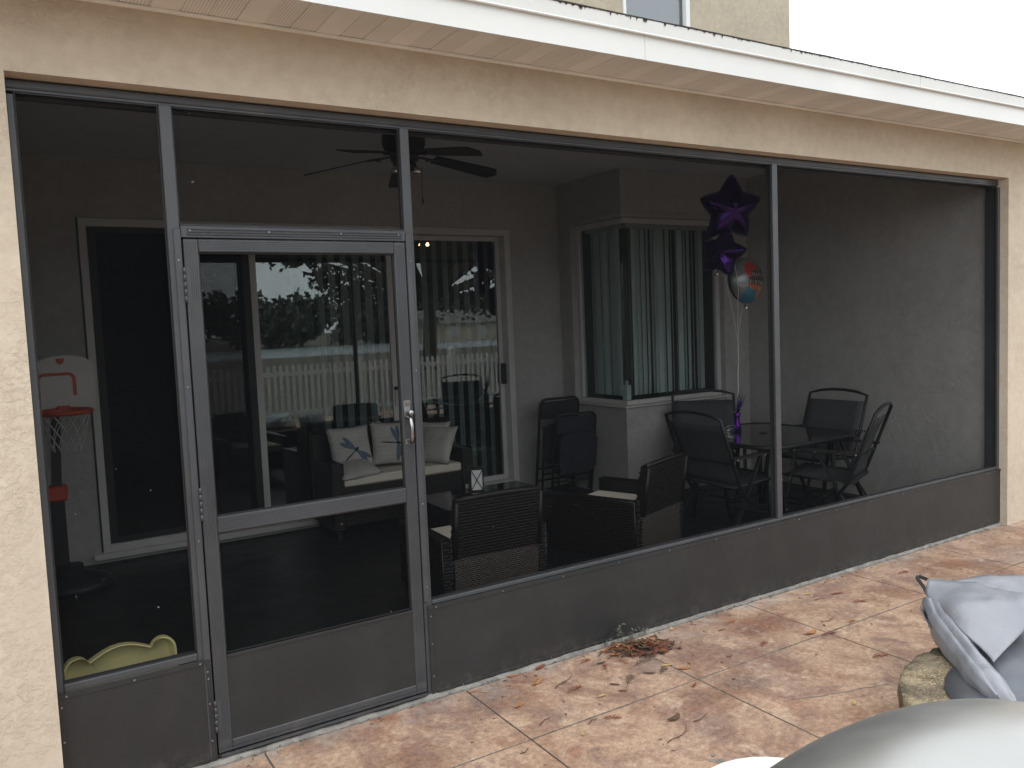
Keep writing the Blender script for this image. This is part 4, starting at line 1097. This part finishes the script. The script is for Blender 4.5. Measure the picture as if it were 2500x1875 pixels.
M['vinyl'] = plain('grey_blue_vinyl', (.28, .29, .32), .38, 0, .07, 3, .45, 13, .5, bdist=.012)
M['vinyl_dark'] = plain('grey_vinyl_back', (.135, .145, .165), .55, 0, .08, 3, .1, 30)
cov = thing('fire_pit_cover', 'crumpled grey vinyl cover folded over the stone fire pit', 'cover', (2.6, -1.6, .3))
def cloth(verts, faces, mat, name='fabric', crease=(), thick=.004, sub=2, amp=.005):
    bm = bmesh.new(); V = [bm.verts.new(Vector(v)-Vector((2.6, -1.6, .3))) for v in verts]
    for f in faces: bm.faces.new([V[i] for i in f]).smooth = True
    cl = bm.edges.layers.float.get('crease_edge') or bm.edges.layers.float.new('crease_edge')
    for a, b2 in crease:
        e = bm.edges.get((V[a], V[b2]))
        if e: e[cl] = 1.0
    for e in bm.edges:
        if e.is_boundary: e[cl] = .7
    bmesh.ops.recalc_face_normals(bm, faces=bm.faces)
    if sum(f.normal.z for f in bm.faces) < 0: bmesh.ops.reverse_faces(bm, faces=bm.faces)
    me = bpy.data.meshes.new(name); bm.to_mesh(me); bm.free(); me.materials.append(mat)
    o = link(name, me, cov)
    s_ = o.modifiers.new('sub', 'SUBSURF'); s_.levels = s_.render_levels = sub+1
    tx = bpy.data.textures.new('wrinkle', 'CLOUDS'); tx.noise_scale = .09; tx.noise_depth = 2
    d_ = o.modifiers.new('wr', 'DISPLACE'); d_.texture = tx; d_.strength = amp*3.2; d_.mid_level = .5
    ty = bpy.data.textures.new('crease', 'MUSGRAVE'); ty.noise_scale = .16; d2 = o.modifiers.new('cr', 'DISPLACE'); d2.texture = ty; d2.strength = amp*2.0; d2.mid_level = .5
    t_ = o.modifiers.new('th', 'SOLIDIFY'); t_.thickness = thick; t_.offset = -1
    return o
FLAP = [(2.756, -1.269, 0.5), (2.833, -1.347, 0.5), (2.819, -1.503, 0.51), (2.828, -1.718, 0.52), (2.638, -1.32, 0.45), (2.542, -1.504, 0.49), (2.676, -1.573, 0.5), (2.754, -1.603, 0.505), (2.523, -1.517, 0.44), (2.513, -1.577, 0.45), (2.452, -1.604, 0.42), (2.42, -1.728, 0.37), (2.68, -1.707, 0.42), (2.856, -1.717, 0.5), (2.454, -1.666, 0.4), (2.509, -1.729, 0.4), (2.558, -1.667, 0.44)]
cloth(FLAP, [(0, 4, 5, 1), (1, 5, 6, 2), (2, 6, 7), (2, 7, 13, 3), (4, 8, 5), (5, 8, 9), (8, 10, 9), (5, 9, 16, 6), (6, 16, 7), (9, 10, 14, 16), (14, 11, 15, 16), (16, 15, 12, 7), (7, 12, 13)], M['vinyl'], crease=((5, 8), (5, 6), (6, 7), (9, 16)))
BACKS = [(2.898, -1.295, 0.47), (3.092, -1.351, 0.465), (3.235, -1.431, 0.46), (3.354, -1.541, 0.45), (2.881, -1.392, 0.45), (2.955, -1.507, 0.45), (2.989, -1.578, 0.44), (3.1, -1.656, 0.43)]
cloth(BACKS + [(2.95, -1.25, .02), (3.15, -1.30, .02), (3.32, -1.40, .02), (3.44, -1.53, .02)], [(0, 4, 5, 1), (1, 5, 6, 2), (2, 6, 7, 3), (8, 0, 1, 9), (9, 1, 2, 10), (10, 2, 3, 11)], M['vinyl'], crease=((0, 1), (1, 2), (2, 3)))
B0 = [(2.657, -1.312, 0.44), (2.548, -1.385, 0.42), (2.514, -1.433, 0.4), (2.427, -1.553, 0.37), (2.342, -1.666, 0.345), (2.27, -1.766, 0.325), (2.202, -1.865, 0.31)]
B1 = [(2.611, -1.375, 0.46), (2.534, -1.443, 0.44), (2.509, -1.496, 0.42), (2.419, -1.604, 0.395), (2.333, -1.714, 0.37), (2.247, -1.819, 0.345), (2.203, -1.892, 0.32)]
B2 = [(2.61, -1.433, 0.455), (2.563, -1.478, 0.44), (2.49, -1.57, 0.42), (2.399, -1.684, 0.4), (2.368, -1.755, 0.375), (2.308, -1.832, 0.345), (2.233, -1.914, 0.32)]
BL = [(x_+.012, y_+.004, z_-.055) for x_, y_, z_ in B0]
mid = lambda A, B, k: [tuple((Vector(a)+Vector(b2))/2 + Vector((-.006, -.004, k))) for a, b2 in zip(A, B)]
BR = [(x_+.035, y_-.02, z_-.05) for x_, y_, z_ in B2]
rows = [BL, B0, mid(B0, B1, .016), B1, mid(B1, B2, .014), B2, BR]
vv = [v for r_ in rows for v in r_]; nn = 7
cloth(vv, [(r_*nn+i, r_*nn+i+1, (r_+1)*nn+i+1, (r_+1)*nn+i) for r_ in range(6) for i in range(nn-1)], M['vinyl'], 'rolled_edge', crease=[(3*nn+i, 3*nn+i+1) for i in range(nn-1)] + [(nn+i, nn+i+1) for i in range(nn-1)], amp=.006)
UNDER = [(2.505, -1.658, 0.345), (2.853, -1.632, 0.38), (3.001, -1.701, 0.38), (2.364, -1.786, 0.325), (2.55, -1.792, 0.34), (2.643, -1.863, 0.34), (2.235, -1.892, 0.305), (2.3, -1.94, 0.305), (2.365, -1.989, 0.305)]
cloth(UNDER + [(2.55, -1.45, .325), (2.78, -1.45, .35), (2.97, -1.55, .36)], [(9, 0, 1, 10), (10, 1, 2, 11), (0, 3, 4, 1), (1, 4, 5, 2), (3, 6, 7, 4), (4, 7, 8, 5)], M['vinyl_dark'], 'fabric', amp=.008)
skirt = [(2.60, -1.33, .43), (2.52, -1.42, .395), (2.44, -1.545, .36), (2.36, -1.66, .335)]
cloth(skirt + [(x_+.05, y_-.03, .312) for x_, y_, z_ in skirt], [(i, i+1, i+5, i+4) for i in range(3)], M['vinyl_dark'], 'fabric', amp=.004)
q = MB(); o_ = Vector((2.6, -1.6, .3))
stp = [Vector(a)-o_ for a in ((2.752, -1.268, .498), (2.758, -1.225, .502), (2.742, -1.228, .497), (2.690, -1.295, .478), (2.672, -1.318, .466))]
for a, b2 in zip(stp, stp[1:]): q.bar(a, b2, .016, .003, (-.5, -.6, .6))
q.build('strap', M['black'], cov)

# grill with a domed grey hood, close to the camera
M['hood'] = plain('satin_grey_metal', (.45, .45, .435), .34, .75, .05, 2.2, .02, 260, .6)
grill = thing('grill', 'grill with a smooth domed grey hood in the foreground', 'grill', (.445, -2.682, 0))
q = MB(); HA, HB, HZ = .5725, .2701, .30
def sp(t_): return [(math.cos(R(90*k/14)), math.sin(R(90*k/14))) for k in range(15)]
rings = []
for c_, s_ in sp(0):
    rings.append([q.bm.verts.new((HA*c_*math.cos(k*2*math.pi/56), HB*c_*math.sin(k*2*math.pi/56), .80+HZ*s_)) for k in range(56)] if c_ > 1e-6 else None)
apex = q.bm.verts.new((0, 0, .80+HZ))
for A, B in zip(rings[:-2], rings[1:-1]):
    for k in range(56): q.bm.faces.new((A[k], A[(k+1) % 56], B[(k+1) % 56], B[k])).smooth = True
for k in range(56): q.bm.faces.new((rings[-2][k], rings[-2][(k+1) % 56], apex)).smooth = True
low = [q.bm.verts.new((v.co.x, v.co.y, .775)) for v in rings[0]]
for k in range(56): q.bm.faces.new((low[k], low[(k+1) % 56], rings[0][(k+1) % 56], rings[0][k]))
q.bm.faces.new(low[::-1]); q.build('hood', M['hood'], grill)
q = MB()
rings = [[q.bm.verts.new((HA*f_*math.cos(k*2*math.pi/40), HB*f_*math.sin(k*2*math.pi/40), z_)) for k in range(40)] for f_, z_ in ((.985, .772), (.95, .66), (.72, .52), (.4, .45))]
for A, B in zip(rings, rings[1:]):
    for k in range(40): q.bm.faces.new((A[k], A[(k+1) % 40], B[(k+1) % 40], B[k])).smooth = True
q.bm.faces.new(rings[0]); q.bm.faces.new(rings[-1][::-1]); q.build('firebox', M['furn_black'], grill)
q = MB(); q.prism([(.15*math.cos(R(a)) , .135*math.sin(R(a))) for a in range(0, 360, 12)], (0, 0, .022), (.03, .305, .828), (1, 0, 0), (0, 1, 0)); q.build('side_shelf', M['white'], grill)
for sx_ in (-.38, .38):
    for sy_ in (-.13, .13):
        q = MB(); q.tube([(sx_*.7, sy_*.7, .50), (sx_, sy_*1.3, .0)], .016, 8); q.build('leg', M['furn_black'], grill)
q = MB(); q.bar((-.3, -.02, .22), (.3, -.02, .22), .22, .012); q.build('lower_shelf', M['furn_black'], grill)

# ------------------------------------------------------------------ fallen leaves, twigs, weed
LEAFC = {'rust': (.21, .075, .045), 'orange': (.40, .18, .07), 'yellow': (.52, .38, .16), 'brown': (.11, .07, .045), 'green': (.06, .06, .04), 'red': (.25, .075, .05)}
for k, c in LEAFC.items(): M['leaf_'+k] = plain('leaf_'+k, c, .8, 0, .35, 40, obj=True)
def leaf_geo(q, L, wd, curl, org=Vector((0, 0, 0)), ang=0.0, lift=.002, tilt=0.0):
    N = 7; prev = None; ca, sa = math.cos(ang), math.sin(ang)
    for i in range(N+1):
        t_ = i/N; hw = wd*(math.sin(math.pi*min(1, max(0, t_)))**.7)*.5 + .0006
        z = lift + curl*L*(2*t_-1)**2*.25; e = curl*hw*.9
        x_ = (t_-.5)*L; bend = .12*L*math.sin(math.pi*t_)*tilt
        row = []
        for y_, dz in ((-hw, e), (0, 0), (hw, e)):
            row.append(q.bm.verts.new(org + Vector((x_*ca-(y_+bend)*sa, x_*sa+(y_+bend)*ca, z+dz))))
        if prev:
            for m_ in range(2): q.bm.faces.new((prev[m_], row[m_], row[m_+1], prev[m_+1])).smooth = True
        prev = row
def sprig_geo(q, L, org=Vector((0, 0, 0)), ang=0.0, n=9, bl=.35, bend=.3):
    ca, sa = math.cos(ang), math.sin(ang); P_ = []
    for i in range(n+1):
        t_ = i/n; x_, y_ = (t_-.5)*L, bend*L*.3*math.sin(t_*2.4); P_.append(org+Vector((x_*ca-y_*sa, x_*sa+y_*ca, .004+.004*math.sin(t_*5))))
    q.tube(P_, .0016, 4)
    for i in range(1, n):
        for s in (-1, 1):
            a2 = ang + s*R(random.uniform(28, 50)); l = L*bl*math.sin(math.pi*(.15+.8*i/n))*random.uniform(.7, 1.1)
            e = P_[i] + Vector((math.cos(a2)*l, math.sin(a2)*l, random.uniform(0, .006))); sd_ = Vector((-math.sin(a2), math.cos(a2), 0))*.0022
            mid_ = (P_[i]+e)/2 + Vector((0, 0, .002)); q.quad(P_[i], mid_-sd_, e, mid_+sd_)
random.seed(21)
LV = [  # kind, x, y, colour, size, angle, label
 ('sprig', 1.726, -.115, 'red', .075, 20, 'red brown leaf sprig lying by the wall left of the leaf heap'),
 ('leaf', 1.775, -.186, 'green', .055, 170, 'dark green leaf next to a rust sprig left of the leaf heap'),
 ('sprig', 1.769, -.237, 'rust', .070, 50, 'rust sprig touching the dark green leaf'),
 ('twig', 1.855, -.158, 'brown', .05, 190, 'short curved twig just left of the leaf heap'),
 ('sprig', 1.950, -.293, 'brown', .13, 12, 'brown leaf cluster with stalks in front of the leaf heap'),
 ('leaf', 2.017, -.392, 'yellow', .06, 160, 'slim olive yellow leaf near the joint right of the heap'),
 ('leaf', 2.060, -.470, 'orange', .075, -28, 'orange leaf lying across the patio joint'),
 ('leaf', 1.891, -.408, 'brown', .065, -40, 'dark brown curled leaf between wet patch and joint'),
 ('sprig', 1.961, -.435, 'brown', .085, 25, 'brown crumpled leaf with twigs beside the joint'),
 ('sprig', 1.769, -.410, 'brown', .12, 40, 'brown feathery frond on the damp patch'),
 ('leaf', 1.683, -.407, 'brown', .055, -50, 'brown leaf left of the feathery frond'),
 ('leaf', 1.670, -.480, 'red', .045, -35, 'small red brown leaf below the feathery frond'),
 ('sprig', 1.505, -.332, 'red', .10, 18, 'spiky red leaf sprig alone on the tan slab'),
 ('leaf', 1.400, -.171, 'orange', .09, 20, 'pale orange leaf flat on the slab near the wall'),
 ('twig', 1.509, -.245, 'brown', .15, 35, 'long curved twig above the spiky red sprig'),
 ('leaf', 1.563, -.466, 'yellow', .045, -5, 'small yellow leaf right of the spiky red sprig'),
 ('leaf', 1.336, -.505, 'brown', .025, 70, 'tiny dark brown seed leaf above the cross joint'),
 ('twig', 1.224, -.503, 'brown', .07, 10, 'thin straight twig near the cross joint'),
 ('sprig', 1.471, -.651, 'red', .08, -30, 'curved red leaf strip below the joint line'),
 ('twig', 1.388, -.624, 'brown', .06, 20, 'forked brown twig below the joint line'),
 ('leaf', 1.294, -.685, 'yellow', .032, 60, 'tiny yellow petal shaped leaf below the cross joint'),
 ('leaf', 1.677, -.803, 'brown', .085, 10, 'long grey brown leaf in the middle of the slab'),
 ('twig', 1.769, -.872, 'brown', .09, 0, 'straight rough twig right of the long grey brown leaf'),
 ('twig', 1.599, -.919, 'brown', .16, 25, 'long bent twig lowest on the middle slab'),
 ('leaf', 1.967, -.632, 'red', .05, 30, 'thin red curl just past the joint crossing'),
 ('leaf', 2.113, -.445, 'brown', .028, 90, 'small dark nut husk beside the joint crossing'),
 ('twig', 2.556, -.238, 'brown', .05, -20, 'short dark twig below the round stain'),
 ('twig', 2.332, -.502, 'brown', .035, -10, 'tiny twig above the joint line'),
 ('sprig', 2.674, -.193, 'orange', .09, 10, 'orange frond on the round stain by the wall'),
 ('leaf', 2.349, -.060, 'yellow', .055, 40, 'tan leaf wedged against the screen wall base'),
 ('leaf', 1.510, -.045, 'rust', .085, 20, 'large rust leaf lying along the mortar at the wall'),
 ('leaf', 2.072, -.245, 'yellow', .05, 35, 'bright yellow leaf on the front of the heap'),
 ('leaf', 3.366, -.153, 'yellow', .052, -5, 'round pale yellow leaf alone near the wall'),
 ('leaf', 3.502, -.254, 'red', .09, -20, 'long red leaf right of the round yellow leaf'),
 ('twig', 3.347, -.250, 'red', .07, -25, 'thin red stalk below the long red leaf'),
 ('sprig', 3.483, -.413, 'red', .085, -20, 'forked red leaf nearest the far joint'),
 ('twig', 3.115, -.483, 'red', .12, 0, 'wavy red stalk above the joint crossing'),
 ('sprig', 3.185, -.578, 'orange', .07, 10, 'orange leaf bits on the joint right of the crossing'),
 ('leaf', 2.888, -.542, 'orange', .10, 5, 'curled orange leaf on the slab left of the crossing'),
 ('sprig', 2.942, -.613, 'rust', .10, -5, 'rust leaf lying over the joint crossing'),
 ('leaf', 3.03, -.52, 'brown', .03, 60, 'small black brown seed pod at the crossing'),
 ('sprig', 2.907, -.934, 'red', .10, -10, 'bright red leaf beside the joint toward the fire pit'),
 ('sprig', 4.149, -.253, 'red', .11, 0, 'red leaf cluster farthest along the patio'),
 ('sprig', 2.576, -.497, 'red', .075, 30, 'thin red sprig on the grey stained slab'),
 ('leaf', 2.772, -.354, 'yellow', .022, 0, 'tiny tan leaf speck beside the grey stain'),
 ('leaf', 2.387, -1.159, 'yellow', .05, 35, 'pale yellow leaf closest to the stone fire pit'),
 ('leaf', 1.219, -.312, 'orange', .075, 25, 'amber leaf on the slab below the door end'),
 ('leaf', 1.161, -.110, 'yellow', .035, -60, 'small cream leaf close to the door corner'),
 ('leaf', 1.116, -.072, 'orange', .05, -10, 'orange leaf at the foot of the door post'),
 ('leaf', 1.350, -.038, 'orange', .07, -15, 'amber leaf with a stalk against the kick plate'),
 ('twig', 1.026, -.659, 'brown', .05, 15, 'short dark twig lowest near the door'),
]
for kind, x_, y_, c, L, a, lab in LV:
    q = MB()
    if kind == 'leaf': leaf_geo(q, L, L*random.uniform(.20, .34), random.uniform(.12, .5), tilt=random.uniform(-1, 1))
    elif kind == 'sprig': sprig_geo(q, L, bend=random.uniform(-.5, .5))
    else:
        P_ = [Vector(((t_/8-.5)*L, .10*L*math.sin(t_*.55+x_*9), .0025+.003*abs(math.sin(t_)))) for t_ in range(9)]; q.tube(P_, [.0022-.0001*k for k in range(9)], 5)
        if 'fork' in lab: q.tube([P_[4], P_[4]+Vector((.012, .018, .003))], .0014, 4)
    o = q.build('twig' if kind == 'twig' else 'fallen_leaf', M['leaf_'+c], fix=False, loc=(x_, y_, .0015), rotz=R(a))
    tag(o, lab, 'twig' if kind == 'twig' else 'leaf', 'leaves and twigs fallen on the patio')
# heap of leaves by the wall
hm = MB(); cols = ['rust', 'red', 'brown', 'orange', 'brown', 'red']
bms = {c: MB() for c in ('rust', 'red', 'brown', 'orange', 'green')}
random.seed(33)
for k in range(300):
    r_ = random.random()**.8*1.2 + (random.random()**3*.9 if k % 4 == 0 else 0); th = random.uniform(0, 6.283)
    x_, y_ = 2.055+.150*r_*math.cos(th), -.165+.085*r_*math.sin(th) - .25*(r_*.150*math.cos(th)); z_ = .003+.034*max(0, 1-r_)*random.random()
    y_ = min(y_, -.03)
    c = random.choice(['rust', 'red', 'brown', 'brown', 'brown', 'rust', 'brown', 'green', 'orange']); a = random.uniform(0, 6.28); L = random.uniform(.025, .065)
    if random.random() < .55: leaf_geo(bms[c], L, L*.25, random.uniform(.3, 1), Vector((x_, y_, z_)), a)
    else: sprig_geo(bms[c], L, Vector((x_, y_, z_)), a, 6, .3)
me_all = bmesh.new(); mats = []
for i, (c, mb_) in enumerate(bms.items()):
    tmp = bpy.data.meshes.new('t'); mb_.bm.to_mesh(tmp); mb_.bm.free(); n0 = len(me_all.faces); me_all.from_mesh(tmp); me_all.faces.ensure_lookup_table()
    for f in list(me_all.faces)[n0:]: f.material_index = i
    mats.append(M['leaf_'+c]); bpy.data.meshes.remove(tmp)
me = bpy.data.meshes.new('leaf_heap'); me_all.to_mesh(me); me_all.free()
for m in mats: me.materials.append(m)
link('leaf_heap', me, kind='stuff', label='heap of rust and brown dead leaves against the screen wall')
q = MB(); random.seed(71)
for k in range(420):
    x_ = random.uniform(-.3, 5.6); y_ = -.02 - random.random()**2.2*1.4 if k % 3 else -.02 - abs(random.gauss(0, .035))
    L = random.uniform(.003, .014); a = random.uniform(0, 6.28); wd2 = L*random.uniform(.12, .5); z_ = .0022
    ca, sa = math.cos(a), math.sin(a)
    P4 = [(x_+u*ca-v*sa, y_+u*sa+v*ca, z_+h_) for u, v, h_ in ((-L, 0, 0), (0, -wd2, .001), (L, 0, .002), (0, wd2, .001))]
    q.quad(*P4)
q.build('leaf_litter', M['leaf_brown'], kind='stuff', label='fine brown crumbs of dead leaves scattered over the patio', fix=False)
# dried weed growing from the joint
wd_ = thing('weed', 'small grey dried weed growing from the joint behind the leaf heap', 'plant', (2.02, -.022, .004))
M['weedc'] = plain('dried_weed', (.14, .14, .12), .9, 0, .3, 30, obj=True)
random.seed(4); st_ = MB(); lf = []
for (dx, h_) in ((-.012, .085), (.010, .10), (.075, .05), (.13, .045), (-.10, .035), (.17, .03)):
    P_ = [Vector((dx + .018*math.sin(k*1.1+dx*40)*k/5, -.006-.004*k, h_*k/5)) for k in range(6)]; st_.tube(P_, .0011, 4)
    for k in range(2, 6):
        for s in (-1, 1): lf.append((P_[k], random.uniform(0, 6.28), s))
st_.build('stem', M['weedc'], wd_)
l0 = None
for p_, a, s in lf:
    if l0 is None:
        q = MB(); leaf_geo(q, .022, .008, .6, Vector((.011, 0, 0)), 0, 0); l0 = o = q.build('leaf', M['weedc'], wd_, fix=False)
    else: o = l0.copy(); col.objects.link(o); o.parent = wd_
    o.location = p_; o.rotation_euler = (random.uniform(-.6, .6), random.uniform(-.9, .3), a)

# ------------------------------------------------------------------ the yard behind the camera (seen mirrored in the glass)
M['picket'] = plain('white_vinyl_picket', (.78, .78, .76), .5, 0, .04)
FY = -6.0
fence = thing('picket_fence', 'white vinyl picket fence along the yard, mirrored in the sliding door', 'fence', (5.0, FY, -.13))
PX = [5.66+2.26*k-5.0 for k in range(-5, 6)]
p0 = None; post0 = None
for px_ in PX:
    if post0 is None:
        q = MB(); q.box(-.063, .063, -.063, .063, 0, 1.25, .004); q.prism([(-.075, 1.252), (.075, 1.252), (.075, 1.275), (0, 1.33), (-.075, 1.275)], (0, .15, 0), (0, -.075, 0)); post0 = o = q.build('post', M['picket'], fence)
    else: o = post0.copy(); col.objects.link(o); o.parent = fence
    o.location = (px_, 0, 0)
for xa, xb in zip(PX, PX[1:]):
    q = MB(); q.box(xa+.064, xb-.064, -.022, .022, .14, .23); q.box(xa+.064, xb-.064, -.022, .022, .93, 1.02); q.build('rail', M['picket'], fence)
    n = 17
    for k in range(n):
        if p0 is None:
            q = MB(); q.prism([(-.031, .06), (.031, .06), (.031, 1.12), (.019, 1.142), (.0, 1.15), (-.019, 1.142), (-.031, 1.12)], (0, .018, 0), (0, .023, 0)); p0 = o = q.build('picket', M['picket'], fence)
        else: o = p0.copy(); col.objects.link(o); o.parent = fence
        o.location = (xa+.064+(xb-xa-.128)*(k+.5)/n, 0, 0)

M['bark'] = plain('bark', (.09, .07, .05), .95, 0, .3, 8, .8, 25)
def foliage(name, c):
    m, nt, b = newmat(name); oi = nt.nodes.new('ShaderNodeNewGeometry')
    v = ramp(nt, oi.outputs['Random Per Island'], [(0, tuple(x*.55 for x in c)), (1, tuple(x*1.5 for x in c))]); nt.links.new(v, b.inputs['Base Color']); b.inputs['Roughness'].default_value = .7
    return m
M['oak'] = foliage('oak_leaves', (.050, .062, .034)); M['far'] = foliage('far_leaves', (.085, .095, .070))
def tree(name, label, loc, h_, clumps, nleaf, ls, mat_, group=None):
    t = thing(name, label, 'tree', loc, 0, group); rnd = random.Random(len(label)*31 + int(loc[0]*7))
    q = MB(); q.tube([(0, 0, 0), (.1, 0, h_*.25), (0, .1, h_*.5), (.1, 0, h_*.8)], [h_*.035, h_*.028, h_*.02, h_*.006], 8)
    for (cx_, cy_, cz_, r_) in clumps: q.tube([(0.05, 0, h_*.30), (cx_*.5, cy_*.5, (cz_+h_*.3)*.5+.2), (cx_*.9, cy_*.9, cz_)], [h_*.015, h_*.010, h_*.004], 5)
    q.build('trunk', M['bark'], t)
    q = MB()
    for _ in range(nleaf):
        cx_, cy_, cz_, r_ = rnd.choice(clumps)
        d = Vector((rnd.gauss(0, 1), rnd.gauss(0, 1), rnd.gauss(0, .75))); d = d.normalized()*r_*rnd.random()**.45
        p_ = Vector((cx_, cy_, cz_))+d; a = Vector((rnd.uniform(-1, 1), rnd.uniform(-1, 1), rnd.uniform(-1, 1))).normalized()*ls*rnd.uniform(.6, 1.3); b2 = a.orthogonal().normalized()*ls*rnd.uniform(.35, .7)
        q.quad(p_-a*.5, p_+b2*.5, p_+a*.5, p_-b2*.5)
    q.build('crown', mat_, t, fix=False); return t
rr = random.Random(2)
cl = [(rr.uniform(-5.5, 7), rr.uniform(-3.5, 3.5), rr.uniform(4.4, 9.5), rr.uniform(1.0, 1.9)) for _ in range(30)] + [(-4.4, .5, 3.7, .65), (-3.5, .5, 3.2, .8), (-2.2, .3, 3.0, 1.1), (-.2, .3, 2.9, 1.2), (2.2, 0, 3.0, 1.2), (4.5, 0, 2.8, 1.3), (-4.9, .3, 4.6, .5), (-5.6, .2, 4.5, .35)]
tree('oak_tree', 'large spreading oak beyond the fence, mirrored at the right of the glass', (14.2, -20, -.13), 9.5, cl, 7000, .30, M['oak'])
for k in range(34):
    xx = -22 + 4.2*k + rr.uniform(-1.2, 1.2); hh = rr.uniform(6.0, 7.6)
    cl = [(rr.uniform(-2.8, 2.8), rr.uniform(-1, 1), rr.uniform(.9, hh-1.3), rr.uniform(1.2, 2.0)) for _ in range(11)]
    tree('far_tree', 'bushy dark tree in the row on the far shore of the lake', (xx, -79+rr.uniform(-1.5, 1.5), -.13), hh, cl, 1100, .95, M['far'], 'trees on the far lake shore')
ng = thing('neighbour_house', 'low pale house with a shingle roof across the lake', 'house', (44, -70, -.13))
M['tile'] = plain('grey_roof_tiles', (.22, .20, .18), .8, 0, .3, 3)
q = MB(); q.box(-7, 7, -4, 4, 0, 1.9); q.build('wall', M['stucco'], ng)
q = MB(); q.prism([(-4.6, 1.92), (4.6, 1.92), (0, 3.4)], (15.4, 0, 0), (-7.7, 0, 0), (0, 1, 0), (0, 0, 1)); q.build('roof', M['tile'], ng)
for xx in (-4.5, -1, 2.5, 5):
    q = MB(); q.box(xx-.6, xx+.6, 4.002, 4.05, .5, 1.6); q.build('window', M['frame_w'], ng)
